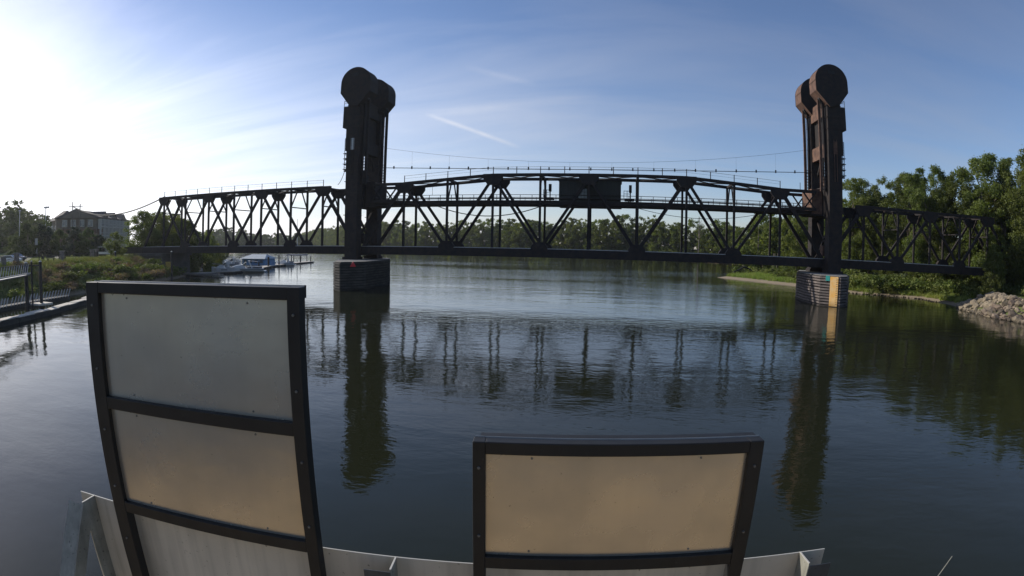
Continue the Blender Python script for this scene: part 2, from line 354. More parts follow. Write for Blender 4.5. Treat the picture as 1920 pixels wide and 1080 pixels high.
def ground_mat():
    m = bpy.data.materials.new('riverbank_ground'); m.use_nodes = True; nt = m.node_tree; L = nt.links.new
    p = nt.nodes['Principled BSDF']; p.inputs['Roughness'].default_value = .95; p.inputs['Specular IOR Level'].default_value = .15
    g = N(nt, 'ShaderNodeNewGeometry'); sp = N(nt, 'ShaderNodeSeparateXYZ'); L(g.outputs['Position'], sp.inputs[0])
    n = N(nt, 'ShaderNodeTexNoise'); n.inputs['Scale'].default_value = .45; n.inputs['Detail'].default_value = 7; L(g.outputs['Position'], n.inputs['Vector'])
    n2 = N(nt, 'ShaderNodeTexNoise'); n2.inputs['Scale'].default_value = 3.5; n2.inputs['Detail'].default_value = 6; L(g.outputs['Position'], n2.inputs['Vector'])
    grass = N(nt, 'ShaderNodeMix', data_type='RGBA'); L(n.outputs['Fac'], grass.inputs[0]); grass.inputs[6].default_value = (.085,.13,.03,1); grass.inputs[7].default_value = (.17,.17,.07,1)
    sand = N(nt, 'ShaderNodeMix', data_type='RGBA'); L(n2.outputs['Fac'], sand.inputs[0]); sand.inputs[6].default_value = (.20,.16,.11,1); sand.inputs[7].default_value = (.33,.27,.19,1)
    ad = N(nt, 'ShaderNodeMath', operation='MULTIPLY_ADD'); L(n2.outputs['Fac'], ad.inputs[0]); ad.inputs[1].default_value = .5; L(sp.outputs[2], ad.inputs[2])
    mr = N(nt, 'ShaderNodeMapRange'); mr.inputs[1].default_value = .55; mr.inputs[2].default_value = .85; L(ad.outputs[0], mr.inputs[0])
    mx = N(nt, 'ShaderNodeMix', data_type='RGBA'); L(mr.outputs[0], mx.inputs[0]); L(sand.outputs[2], mx.inputs[6]); L(grass.outputs[2], mx.inputs[7])
    L(mx.outputs[2], p.inputs['Base Color'])
    b = N(nt, 'ShaderNodeBump'); b.inputs['Strength'].default_value = .7; b.inputs['Distance'].default_value = .15; L(n2.outputs['Fac'], b.inputs['Height']); L(b.outputs[0], p.inputs['Normal'])
    return m
GROUND = ground_mat()
g = link('ground', np_mesh('ground', verts, faces, GROUND)); tag(g, kind='structure')
for p_ in g.data.polygons: p_.use_smooth = True

def water_mat():
    m = bpy.data.materials.new('river_water'); m.use_nodes = True; nt = m.node_tree; L = nt.links.new
    p = nt.nodes['Principled BSDF']; p.inputs['Base Color'].default_value = (.016,.018,.009,1); p.inputs['Specular IOR Level'].default_value = .43
    p.inputs['Roughness'].default_value = .0; p.inputs['IOR'].default_value = 1.333
    g = N(nt, 'ShaderNodeNewGeometry')
    def noise(scale, det, st=(1,1,1), rot=0, dist=0):
        mp = N(nt, 'ShaderNodeMapping'); mp.inputs['Scale'].default_value = st; mp.inputs['Rotation'].default_value = (0,0,rot)
        L(g.outputs['Position'], mp.inputs[0])
        n = N(nt, 'ShaderNodeTexNoise'); n.inputs['Scale'].default_value = scale; n.inputs['Detail'].default_value = det; n.inputs['Distortion'].default_value = dist
        L(mp.outputs[0], n.inputs['Vector']); return n.outputs['Fac']
    def M(op, a, b=None, c=None):
        n = N(nt, 'ShaderNodeMath', operation=op)
        for i, v in enumerate((a, b, c)):
            if v is None: continue
            if isinstance(v, (int, float)): n.inputs[i].default_value = v
            else: L(v, n.inputs[i])
        return n.outputs[0]
    big = noise(.16, 2, (1,1.5,1), .3)                 # long swell
    mid = noise(.75, 3, (.8,1.5,1), -.25, .3)           # ripples
    fine = noise(2.8, 3, (.8,1.5,1), .35, .4)
    patch = noise(.028, 3, (.55,1.5,1), .1, .6)        # wind patches
    pr = N(nt, 'ShaderNodeMapRange'); pr.inputs[1].default_value = .38; pr.inputs[2].default_value = .62; pr.inputs[3].default_value = .35; pr.inputs[4].default_value = 1.15
    L(patch, pr.inputs[0])
    sp = N(nt, 'ShaderNodeSeparateXYZ'); L(g.outputs['Position'], sp.inputs[0])
    up = N(nt, 'ShaderNodeMapRange'); up.inputs[1].default_value = 60; up.inputs[2].default_value = 180; up.inputs[3].default_value = 1; up.inputs[4].default_value = 2.4; L(sp.outputs[1], up.inputs[0])   # breezier upriver
    near = N(nt, 'ShaderNodeMapRange'); near.inputs[1].default_value = 6; near.inputs[2].default_value = 26; near.inputs[3].default_value = .6; near.inputs[4].default_value = 1; L(sp.outputs[1], near.inputs[0])
    gain = M('MULTIPLY', up.outputs[0], near.outputs[0])
    h = M('ADD', M('MULTIPLY', big, WAVE[0]), M('MULTIPLY', M('MULTIPLY', pr.outputs[0], gain), M('ADD', M('MULTIPLY', mid, WAVE[1]), M('MULTIPLY', fine, WAVE[2]))))
    b = N(nt, 'ShaderNodeBump'); b.inputs['Strength'].default_value = 1; b.inputs['Distance'].default_value = 1
    L(h, b.inputs['Height']); L(b.outputs[0], p.inputs['Normal'])
    return m
WAVE = (.045, .021, .008)
WATER = water_mat()
struct('river_water', MB().add([(-6500,-1500,0),(6500,-1500,0),(6500,6500,0),(-6500,6500,0)], [(0,1,2,3)]), WATER)

# ------------------------------------------------------------------ bridge
YN, YF = 85.0, 90.7                     # near and far truss planes
ZB, ZC = 5.12, 6.45                     # bottom chord
def gusset(x, y, zt, w, h, t=.62, flip=False):
    """trapezoid connection plate; widest at the chord"""
    a, b = (zt, zt - h) if not flip else (zt, zt + h)
    return MB().prism([(x-w/2, y-t/2, a), (x+w/2, y-t/2, a), (x+w/2, y-t/2, a-(a-b)*.45), (x+w*.28, y-t/2, b), (x-w*.28, y-t/2, b), (x-w/2, y-t/2, a-(a-b)*.45)], (0, t, 0))
def truss_span(name, label, nodes, tops, topset, sway_z, portal_lo=True, rails=None, extra_hip=0.0):
    """nodes: x of the panel points, ends included; tops: upper edge z per node (None at the ends)"""
    t = thing(name, label, 'bridge span', (nodes[0], YN, ZB))
    n = len(nodes) - 1
    cd = .46
    for Y in (YN, YF):
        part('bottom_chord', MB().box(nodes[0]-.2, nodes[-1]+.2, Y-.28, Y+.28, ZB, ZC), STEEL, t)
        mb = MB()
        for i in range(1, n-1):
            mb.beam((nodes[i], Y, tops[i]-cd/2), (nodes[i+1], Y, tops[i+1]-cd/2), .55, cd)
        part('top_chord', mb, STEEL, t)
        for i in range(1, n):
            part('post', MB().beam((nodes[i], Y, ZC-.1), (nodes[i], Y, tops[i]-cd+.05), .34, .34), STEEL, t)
            if i in topset: part('gusset_plate', gusset(nodes[i], Y, tops[i]-.05, 3.1, 1.75), STEEL, t)
            else: part('gusset_plate', gusset(nodes[i], Y, ZC-.3, 2.6, 1.35, flip=True), STEEL, t)
        for i in range(n):
            up = (i + 1) in topset                      # diagonal rises towards i+1
            if i == 0: a, b, w = (nodes[0], Y, ZC-.3), (nodes[1], Y, tops[1]-.3), .56
            elif i == n-1: a, b, w = (nodes[n-1], Y, tops[n-1]-.3), (nodes[n], Y, ZC-.3), .56
            elif up: a, b, w = (nodes[i], Y, ZC-.2), (nodes[i+1], Y, tops[i+1]-.6), .42
            else: a, b, w = (nodes[i], Y, tops[i]-.6), (nodes[i+1], Y, ZC-.2), .42
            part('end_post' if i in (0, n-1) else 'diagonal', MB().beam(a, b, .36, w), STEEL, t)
    # cross bracing between the two trusses
    for i in range(1, n):
        x, zt = nodes[i], tops[i]
        part('top_strut', MB().beam((x, YN+.2, zt-.25), (x, YF-.2, zt-.25), .3, .36, (1,0,0)), STEEL, t)
        mb = MB(); zs = sway_z if isinstance(sway_z, (int, float)) else sway_z[i]
        if zs:
            mb.beam((x, YN+.15, zs), (x, YF-.15, zs), .16, .18, (1,0,0))
            for a, b in ((YN+.15, YN+2.1), (YF-.15, YF-2.1)):
                mb.beam((x, a, zs+.1), (x, b, zt-.45), .18, .2, (1,0,0))
        else:
            for a, b in ((YN+.15, YN+1.6), (YF-.15, YF-1.6)): mb.beam((x, a, zt-2.2), (x, b, zt-.4), .16, .2, (1,0,0))
        parts('sway_brace', mb, STEEL, t)
    for i in range(1, n-1):
        a, b = nodes[i], nodes[i+1]
        mb = MB().beam((a, YN+.2, tops[i]-.3), (b, YF-.2, tops[i+1]-.3), .16, .14).beam((a, YF-.2, tops[i]-.32), (b, YN+.2, tops[i+1]-.32), .16, .14)
        parts('lateral_brace', mb, STEEL, t)
    part('floor_deck', MB().box(nodes[0], nodes[-1], YN+.32, YF-.32, ZB+.35, ZC-.25), STEEL, t)
    for y in (87.13, 88.57): part('track_rail', MB().box(nodes[0], nodes[-1], y-.04, y+.04, ZC-.05, ZC+.1), RAIL, t)
    for x in np.arange(nodes[0]+.4, nodes[-1], .62):
        pass
    mb = MB()
    for k in range(int((nodes[-1]-nodes[0])/.62)):
        x = nodes[0] + .3 + k*.62; mb.box(x, x+.24, 86.2, 89.5, ZC-.25, ZC-.05)
    tag(part('crossties', mb, PILE, t), kind='stuff')
    part('walkway_plank', MB().box(nodes[0], nodes[-1], YN-.25, YN+.22, ZC+.003, ZC+.06), GALV, t)
    if rails:
        mb = MB(); wires = MB(); pts = []
        x0, x1, st = rails; k = 0; x = x0
        def zc(x):
            for i in range(1, n-1):
                if nodes[i] <= x <= nodes[i+1] + 1e-6:
                    f = (x-nodes[i])/(nodes[i+1]-nodes[i]); return tops[i]*(1-f) + tops[i+1]*f
            return tops[1] if x < nodes[1] else tops[n-1]
        while x <= x1 + .01:
            o = part('railing_post', MB().tube([(x, YN, zc(x)-.02), (x, YN, zc(x)+1.12)], .07, 5), STEEL, t)
            pts.append((x, YN, zc(x)+1.05)); x += st
        part('railing_wire', MB().tube(pts, .028, 4), STEEL, t)
        part('railing_wire', MB().tube([(a, b, c-.45) for a, b, c in pts], .016, 4), STEEL, t)
    return t
# lift span
LX = [-4.707 + 7.5946*i for i in range(-5, 6)]
LZ = [None, 17.23, 17.76, 18.34, 18.36, 18.36, 18.36, 18.34, 17.76, 17.23, None]
lift = truss_span('lift_span', 'long dark steel truss lift span carrying the machine house between the two towers', LX, LZ, {1,3,5,7,9}, {1:0,2:13.6,3:0,4:0,5:0,6:0,7:0,8:13.6,9:0}, rails=(LX[1], LX[9]+.1, 7.5946/2))
for sx, a, b in ((1, 0, 1), (-1, 10, 9)):             # level end panels up to the towers
    for Y in (YN, YF):
        part('end_strut', MB().beam((LX[a]+sx*1.4, Y, 16.95), (LX[b], Y, 16.97), .5, .46), STEEL, lift)
        part('end_strut', MB().beam((LX[a]+sx*1.4, Y, 14.2), (LX[b], Y, 14.0), .3, .4), STEEL, lift)
        part('end_brace', MB().beam((LX[a]+sx*1.5, Y, 14.1), (LX[a]+sx*3.6, Y, 16.8), .2, .22), STEEL, lift)
        part('end_brace', MB().beam((LX[a]+sx*1.5, Y, 16.8), (LX[a]+sx*3.6, Y, 14.1), .2, .22), STEEL, lift)
    xa, xb = sorted((LX[a]+sx*.15, LX[a]+sx*2.0))
    part('lifting_girder', MB().box(xa, xb, YN+.4, YF-.4, 13.5, 17.5), STEEL if sx > 0 else SUNLIT_RUST, lift)  # right girder takes the steel with sunlight in its colour
    part('girder_flange', MB().box(xa-.12, xb+.12, YN+.3, YF-.3, 13.25, 13.5), STEEL, lift)
for Y in (YN+.55, YF-.55):
    part('walkway_beam', MB().box(LX[0]+2, LX[10]-2, Y-.12, Y+.12, 13.42, 13.95), STEEL, lift)
    part('walkway_pipe', MB().tube([(LX[0]+2, Y, 14.42), (LX[10]-2, Y, 14.42)], .10, 6), STEEL, lift)
    mb = MB().tube([(LX[0]+2, Y, 15.02), (LX[10]-2, Y, 15.02)], .045, 5)
    part('handrail', mb, STEEL, lift)
    x = LX[0]+2.4
    while x < LX[10]-2:
        if not (-9.7 < x < .5): part('rail_post', MB().box(x-.04, x+.04, Y-.04, Y+.04, 13.9, 15.02), STEEL, lift)
        x += 1.9
part('walkway_floor', MB().box(LX[0]+2, LX[10]-2, YN+.7, YF-.7, 13.55, 13.62), STEEL, lift)
house = part('machine_house', MB().box(-9.45, .28, YN+.75, YF-.75, 13.62, 17.3), HOUSEW, lift)
part('house_roof', MB().box(-9.6, .42, YN+.6, YF-.6, 17.3, 17.44), STEEL, house)
part('house_sill', MB().box(-9.6, .42, YN+.62, YF-.62, 13.25, 13.62), STEEL, house)
for i in range(3):
    for j in range(3):
        part('pane', MB().box(-6.35+i*.46, -5.97+i*.46, YN+.70, YN+.752, 14.55+j*.52, 14.98+j*.52), PANE, house)
for k in range(9): part('siding_rib', MB().box(-9.2+k*1.15, -9.14+k*1.15, YN+.71, YN+.76, 13.7, 17.25), HOUSEW, house)
for x, s in ((-10.9, 1), (1.75, -1)):
    q = parts('signal_mast', MB().tube([(x, YN+1.2, 13.9), (x, YN+1.2, 16.7)], .1, 6).box(x-.22, x+.22, YN+1, YN+1.3, 15.6, 16.8), STEEL, lift)
    parts('signal_platform', MB().box(x-.9, x+.6, YN+.9, YN+2.1, 14.3, 14.6).box(x-1.05, x-.97, YN+.9, YN+.98, 14.6, 15.9).box(x-.55, x-.47, YN+.9, YN+.98, 14.6, 15.9).box(x-1.0, x, YN+.9, YN+.95, 15.35, 15.42).box(x-1.0, x, YN+.9, YN+.95, 15.8, 15.87), STEEL, lift)
def hang(a, b, sag, rad, n=14, extra=None):
    a, b = Vector(a), Vector(b)
    return [tuple(a.lerp(b, i/n) - Vector((0,0,sag*4*(i/n)*(1-i/n)))) for i in range(n+1)]
part('festoon_cable', MB().tube(hang((-30.4, YN+.9, 13.6), (-12.6, YN+.9, 13.1), 1.75, .07), .075, 5), STEEL, lift)
part('festoon_cable', MB().tube(hang((2.9, YN+.9, 13.2), (23.2, YN+.9, 13.2), 1.3, .05), .04, 5), STEEL, lift)
for x in (-30.3, 23.4): part('antenna', MB().tube([(x, YN+.6, 15), (x, YN+.6, 16.4)], .03, 4), STEEL, lift)
for x in (29.1, 30.2): part('camera_mast', MB().tube([(x, YN, 17.1), (x, YN, 18.3)], .05, 5), STEEL, lift)

# approach spans
AX = [-43.9 - 6.94*i for i in range(8, -1, -1)]
AZ = [None, 17.12] + [17.12]*5 + [17.12, None]
truss_span('approach_span', 'dark steel truss approach span over the marina, left of the left lift tower', AX, AZ, {1,3,5,7}, 13.55, rails=(AX[1], AX[7]+.1, 6.94/2))
BX = [33.9 + 6.72*i for i in range(0, 7)]
BZ = [None, 15.38, 15.32, 15.28, 15.35, 15.45, None]
truss_span('approach_span', 'dark weathered truss approach span half hidden by trees, right of the right lift tower', BX, BZ, {1,3,5}, 11.9)
t = thing('approach_deck', 'short concrete deck with railings at the far left end of the bridge', 'bridge deck', (-113, YN, 5))
part('girder', MB().box(-109.4, -99.9, YN-.3, YF+.3, 5.1, 6.5), STEEL, t)
part('slab', MB().box(-117.4, -109.45, YN-.6, YF+.6, 5.0, 5.35), CONC, t)
part('edge_beam', MB().box(-117.4, -109.45, YN-.75, YN-.6, 4.95, 5.5), GALV, t)
for x in (-117.2, -115, -112.4, -109.8): part('railing_post', MB().box(x-.09, x+.09, YN-.7, YN-.55, 5.35, 6.7), STEEL, t)
part('handrail', MB().box(-117.4, -109.5, YN-.68, YN-.58, 6.6, 6.72), GALV, t)

# towers
def tower(label, s, x0):
    RS = STEEL if s < 0 else SUNLIT_RUST  # left tower keeps dark steel; the right one's brown has sunlight painted in
    """s=+1: away from the lift span is +X. u is measured from the lift span end."""
    X = lambda u: x0 + s*u
    def bx(u0, u1, y0, y1, z0, z1, mb=None):
        a, b = sorted((X(u0), X(u1))); return (mb or MB()).box(a, b, y0, y1, z0, z1)
    t = thing('lift_tower', label, 'bridge tower', (X(1.3), 88, 4.24))
    for ya, yb in ((82.75, 84.65), (91.05, 92.95)):
        poly = [(X(.12), ya, 4.3), (X(2.35), ya, 4.3), (X(2.45), ya, 22.8), (X(2.6), ya, 31.4), (X(.25), ya, 31.4), (X(.1), ya, 22.8)]
        c = part('column', MB().prism(poly, (0, yb-ya, 0)), STEEL, t)
        part('column_base', bx(-.1, 2.7, ya-.15, yb+.15, 4.24, 4.7), STEEL, c)
        mb = MB()
        for z in np.arange(6, 31, 1.9): bx(.08, 2.66, ya-.05, yb+.05, z, z+.09, mb)
        tag(part('seam_band', mb, STEEL, c), kind='stuff')
    # transverse girders between the columns
    part('portal_girder', bx(-.05, 2.2, 84.65, 91.05, 13.1, 17.9), STEEL, t)
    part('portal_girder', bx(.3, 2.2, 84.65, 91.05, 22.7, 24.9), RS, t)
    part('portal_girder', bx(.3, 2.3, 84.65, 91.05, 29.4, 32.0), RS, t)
    mb = bx(.9, 2.1, 84.65, 91.05, 25.5, 29.4); bx(.9, 2.1, 86.2, 91.05, 24.9, 25.5, mb); bx(.9, 2.1, 84.65, 85.7, 24.9, 25.5, mb)
    parts('web_plate', mb, STEEL, t)
    parts('knee_brace', MB().beam((X(1.2), 84.65, 20.2), (X(1.2), 86.6, 22.7), .25, .3, (1,0,0)).beam((X(1.2), 91.05, 20.2), (X(1.2), 89.1, 22.7), .25, .3, (1,0,0)), STEEL, t)
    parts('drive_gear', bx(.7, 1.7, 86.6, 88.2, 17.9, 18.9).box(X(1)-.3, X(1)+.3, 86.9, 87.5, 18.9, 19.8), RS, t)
    parts('lower_bracing', MB().beam((X(1.2), 84.65, 6.6), (X(1.2), 91.05, 12.6), .3, .35, (1,0,0)).beam((X(1.2), 84.65, 12.6), (X(1.2), 91.05, 6.6), .3, .35, (1,0,0)), STEEL, t)
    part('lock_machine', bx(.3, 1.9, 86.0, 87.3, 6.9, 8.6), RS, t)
    part('cross_beam', bx(-.2, 2.6, 84.65, 91.05, 4.9, 6.4), STEEL, t)
    # sheave housings
    cu, cz, r = 1.2, 34.7, 2.82
    prof = [(cu + r*math.cos(a), cz + r*math.sin(a)) for a in np.linspace(0, math.pi, 25)]
    prof = prof + [(cu-r, 33.0), (.62, 30.45), (2.35, 30.9), (cu+r, 33.0)]
    for y0, y1 in ((82.3, 85.6), (90.1, 93.4)):
        h = thing('sheave_housing', None, None); h.parent = t; bpy.data.objects.remove(h)
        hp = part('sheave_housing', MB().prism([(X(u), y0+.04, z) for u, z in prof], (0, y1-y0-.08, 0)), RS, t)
        for y in (y0, y1-.045):
            part('side_plate', MB().prism([(X(cu+(u-cu)*1.012), y, cz+(z-cz)*1.012) for u, z in prof], (0, .045, 0)), STEEL, hp)
        mb = MB()
        for i in range(0, 25, 6):
            a = math.pi*i/24; p = (X(cu+(r+.02)*math.cos(a)), y0, cz+(r+.02)*math.sin(a)); q_ = (p[0], y1, p[2]); mb.beam(p, q_, .06, .06)
        parts('seam', mb, STEEL, hp)
        part('louvre', bx(.7, 1.9, y0-.05, y0, 35.9, 36.5), DARK, hp)
        part('sheave', MB().tube([(X(-.25), (y0+y1)/2-.5, 31.9), (X(-.25), (y0+y1)/2+.5, 31.9)], .6, 12), DARK, hp)
    # ropes and guide rails on the lift span side
    for yc in (83.9, 91.8):
        for u0, u1 in ((-1.05, -.65), (-.2, .08)):
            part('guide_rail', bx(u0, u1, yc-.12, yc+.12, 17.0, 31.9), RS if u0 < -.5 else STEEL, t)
        for k in range(6):
            part('counterweight_rope', MB().tube([(X(-.5+.05*(k % 3)), yc-.5+.2*k, 17.0), (X(-.5+.05*(k % 3)), yc-.5+.2*k, 31.6)], .035, 4), DARK, t)
        mb = MB()
        for z in np.arange(17.3, 21.5, .5): bx(-.65, -.2, yc-.05, yc+.05, z, z+.12, mb)
        tag(part('rope_guide', mb, STEEL, t), kind='stuff')
    # boxes, ladder and landings on the outer side
    part('control_cabinet', bx(2.55, 3.45, 82.75, 84.9, 26.85, 30.55), STEEL, t)
    part('cable_duct', bx(2.5, 2.8, 82.9, 84.0, 22.8, 26.85), STEEL, t)
    mb = MB(); ld = part('landing', bx(2.5, 3.5, 82.8, 84.9, 30.55, 30.66), GALV, t)
    for u in (3.42,):
        for y in (82.85, 84.85): bx(u-.04, u+.04, y-.04, y+.04, 30.66, 31.7, mb)
    bx(2.5, 3.46, 82.82, 82.88, 31.2, 31.26, mb); bx(2.5, 3.46, 82.82, 82.88, 31.64, 31.7, mb); bx(3.4, 3.46, 82.82, 84.88, 31.64, 31.7, mb)
    parts('landing_rail', mb, GALV, ld)
    mb = MB()
    for y in (83.1, 83.8): bx(2.95, 3.03, y-.04, y+.04, 19.4, 25.0, mb)
    for z in np.arange(19.5, 25, .42): bx(2.96, 3.02, 83.1, 83.8, z, z+.06, mb)
    for z in (19.6, 20.5, 21.4, 22.3): bx(2.45, 3.25, 83.0, 83.9, z, z+.09, mb)
    tag(part('ladder', mb, STEEL, t), kind='stuff')
    part('lamp', bx(2.45, 3.1, 83.2, 83.5, 19.2, 19.4), STEEL, t)
    parts('ladder_rail', bx(1.05, 1.12, 82.62, 82.7, 18.5, 25.2, bx(1.5, 1.57, 82.62, 82.7, 18.5, 25.2)), RS, t)
    part('inspection_door', bx(1.0, 1.65, 82.66, 82.75, 22.9, 24.9), GALV if s < 0 else RS, t)
    return t
tower('black steel left lift tower with twin round sheave housings on top', -1, -42.68)
tower('right lift tower, twin sheave housings rusty brown on the sunlit side', 1, 33.27)

# fendered piers
def pier(label, foot, top=4.24, pm=None):
    cx = sum(p[0] for p in foot)/len(foot); cy = sum(p[1] for p in foot)/len(foot)
    t = thing('bridge_pier', label, 'bridge pier', (cx, cy, 0))
    core = [(cx+(x-cx)*.95, cy+(y-cy)*.97, -2.4) for x, y in foot]
    part('core', MB().prism(core, (0, 0, 2.4+top-.05)), CORE, t)
    part('cap', MB().prism([(cx+(x-cx)*.97, cy+(y-cy)*.97, top-.05) for x, y in foot], (0,0,.06)), CONC, t)
    n = len(foot); rnd = random.Random(int(cx*10))
    for i in range(n):
        a, b = Vector((*foot[i], 0)), Vector((*foot[(i+1) % n], 0)); d = (b-a).normalized()
        for k in range(11):
            z = -.12 + k*.392; e = rnd.uniform(-.02, .03)
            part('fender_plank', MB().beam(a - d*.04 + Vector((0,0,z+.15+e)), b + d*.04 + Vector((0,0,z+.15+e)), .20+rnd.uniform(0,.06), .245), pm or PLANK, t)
    return t
FR = [(31.5,73),(33.3,74.5),(36.7,82),(37.2,96),(33.2,97),(29.2,86),(28.7,80.5),(29.2,75.1)]
FL = [(-39.4,71.1),(-37.1,74.8),(-37.7,85.2),(-42.4,96),(-46.6,95),(-46.0,82),(-41.3,72.6)]
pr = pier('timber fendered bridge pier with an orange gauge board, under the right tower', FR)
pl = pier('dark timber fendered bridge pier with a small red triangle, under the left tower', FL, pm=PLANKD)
def onface(a, b, t0, t1, z0, z1, out=.17, th=.05):
    a, b = Vector((*a, 0)), Vector((*b, 0)); d = b - a; nrm = Vector((d.y, -d.x, 0)).normalized()
    if nrm.y > 0: nrm = -nrm
    p, q = a + d*t0 + nrm*out, a + d*t1 + nrm*out
    return MB().prism([(p.x,p.y,z0), (q.x,q.y,z0), (q.x,q.y,z1), (p.x,p.y,z1)], nrm*th)
ga = thing('gauge_board', 'tall faded orange water gauge board on the right pier', 'gauge board', (30.8, 73.8, .1))
part('board', onface(FR[7], FR[0], .50, .90, .08, 4.15), ORANGE, ga)
for k in range(15): part('gauge_mark', onface(FR[7], FR[0], .80, .80+(.09 if k % 5 else .09), .35+k*.25, .41+k*.25, .222, .004), BLACKP, ga)
single('marker_board', onface(FR[7], FR[0], .27, .48, 3.55, 4.25), TEAL, 'small teal square board beside the orange gauge board', 'sign')
a, b = Vector((*FL[0], 0)), Vector((*FL[1], 0)); d = b - a; nrm = Vector((d.y, -d.x, 0)).normalized(); nrm = -nrm if nrm.y > 0 else nrm
p0, p1 = a + d*.36 + nrm*.17, a + d*.60 + nrm*.17; pm = (p0+p1)/2
single('marker_triangle', MB().prism([(p0.x,p0.y,3.5), (p1.x,p1.y,3.5), (pm.x,pm.y,4.3)], nrm*.05), REDP, 'small red triangle board at the top of the left pier', 'sign')
ab = thing('bridge_abutment', 'blocky stained concrete pier under the far left end of the bridge', 'bridge pier', (-96, 88, 0))
part('shaft', MB().prism([(-100.6,83.4,-1), (-91.4,83.4,-1), (-91.7,83.7,4.5), (-100.3,83.7,4.5)], (0,9,0)), ABUT, ab)
part('cap', MB().box(-101, -91.2, 83.1, 92.9, 4.5, 5.08), ABUT, ab)
ab2 = thing('bridge_abutment', 'concrete abutment in the bushes at the right end of the bridge', 'bridge pier', (75.5, 88, 1))
part('shaft', MB().box(73.4, 78, 83.8, 92, .5, 5.1), ABUT, ab2)

# overhead wires between the towers
cb = thing('power_cable', 'heavy cable with clamps strung straight between the two towers', 'cable', (-4, 88, 20))
pts = hang((-41.8, 88, 20.35), (32.6, 88, 20.5), 1.0, 0, 22)
part('cable', MB().tube(pts, .055, 5), DARK, cb)
for p in pts[1:-1]:
    part('clamp', MB().box(p[0]-.1, p[0]+.1, p[1]-.08, p[1]+.08, p[2]-.15, p[2]+.32), DARK, cb)
cw = thing('catenary_wire', 'thin sagging wire with droppers above the heavy tower cable', 'cable', (-4, 88, 22))
pts2 = hang((-41.8, 88, 24.1), (32.6, 88, 24.4), 3.7, 0, 22)
part('wire', MB().tube(pts2, .022, 4), DARK, cw)
for p, q_ in list(zip(pts, pts2))[2:-1:2]:
    part('dropper', MB().tube([p, q_], .012, 3), DARK, cw)
single('utility_cable', MB().tube(hang((-159.3, 103.6, 19.4), (-92.6, 85.2, 17.2), 3.4, 0, 16), .16, 5), DARK, 'thick bundled cable drooping from the hotel roof pole to the left bridge span', 'cable')
single('utility_cable', MB().tube(hang((-47.8, 84.9, 17.2), (-45.8, 83.6, 19.4), .35, 0, 8), .05, 4), DARK, 'short slack cable from the left bridge span up to the left tower', 'cable')

# ------------------------------------------------------------------ trees
def leaf_cloud(rng, centers, radii, n, size, squash=.8, up=.25):
    """n leaf clumps (diamond quads) on the shells of many small clumps"""
    w = radii**2; w = w/w.sum(); k = rng.choice(len(centers), n, p=w)
    d = rng.normal(size=(n,3)); d[:,2] += up; d /= np.linalg.norm(d, axis=1)[:,None]
    rr = radii[k]*np.sqrt(rng.uniform(.08, 1.15, n))
    ax = rng.uniform(.65, 1.4, (len(centers),3))*np.array([1,1,squash])
    P = centers[k] + d*rr[:,None]*ax[k] + rng.normal(size=(n,3))*radii[k][:,None]*.16
    nrm = d + rng.normal(scale=.55, size=(n,3)); nrm /= np.linalg.norm(nrm, axis=1)[:,None]
    t = np.cross(nrm, rng.normal(size=(n,3))); t /= np.linalg.norm(t, axis=1)[:,None]; b = np.cross(nrm, t)
    s = size*rng.uniform(.6, 1.35, n)[:,None]
    V = np.stack([P - t*s, P - b*s*.62, P + t*s, P + b*s*.62], 1).reshape(-1, 3)
    F = np.arange(4*n).reshape(-1, 4)
    return V, F
def crown_centers(rng, H0, H1, Rm, n, shape='round', rc=(.17,.30)):
    C, Q = [], []
    while len(C) < n:
        z = rng.uniform(0, 1)
        if shape == 'round': w = (math.sin(math.pi*min(1, (z*.86+.12)))**.6)
        elif shape == 'cone': w = 1.02 - z
        elif shape == 'vase': w = .55 + .5*math.sin(math.pi*(z*.75+.12)) if z < .93 else .5
        else: w = .75 + .25*math.sin(math.pi*z)
        a = rng.uniform(0, 2*math.pi); r = Rm*w*math.sqrt(rng.uniform(.08, 1))*(1+.22*math.sin(2*a+1)+.12*math.sin(5*a))
        c = (r*math.cos(a), r*math.sin(a), H0 + (H1-H0)*z)
        C.append(c); Q.append(Rm*rng.uniform(*rc)*(1.15-.4*z))
    return np.array(C), np.array(Q)
def trunk_mb(rng, H, r0, centers, nl=7, lean=.03):
    mb = MB(); lx, ly = rng.normal(scale=lean, size=2)
    pts = [(lx*z*H*(z), ly*z*H*z, H*z - (.6 if z == 0 else 0)) for z in (0, .12, .3, .5, .7, .88)]
    mb.tube(pts, [r0*1.25, r0, r0*.8, r0*.55, r0*.32, r0*.1], 7)
    order = rng.permutation(len(centers))[:nl]
    for j in order:
        c = Vector(centers[j]); z0 = max(.14*H, min(.7*H, c.z - .22*H)); base = Vector((lx*z0*z0/H, ly*z0*z0/H, z0))
        mid = base.lerp(c, .55) + Vector((0,0,.03*H)); mb.tube([base, mid, c], [r0*.38, r0*.22, r0*.06], 5)
    return mb
def tree_proto(name, seed, H, Rm, H0, nclump, nleaf, size, m, shape='round', r0=.35, nl=7, label='x', cat='tree', rc=(.17,.30), up=.25):
    rng = np.random.default_rng(seed)
    C, Q = crown_centers(rng, H0, H*.93, Rm, nclump, shape, rc)
    V, F = leaf_cloud(rng, C, Q, nleaf, size, up=up)
    t = thing(name, label, cat, (0, 0, -500))
    k = np_mesh('crown', V, F, m); o = link('crown', k, t, True)
    tm = trunk_mb(rng, H*.9, r0, C, nl).mesh('trunk', BARK); fixn(tm)
    for p in tm.polygons: p.use_smooth = True
    link('trunk', tm, t, True)
    return t
used = set()
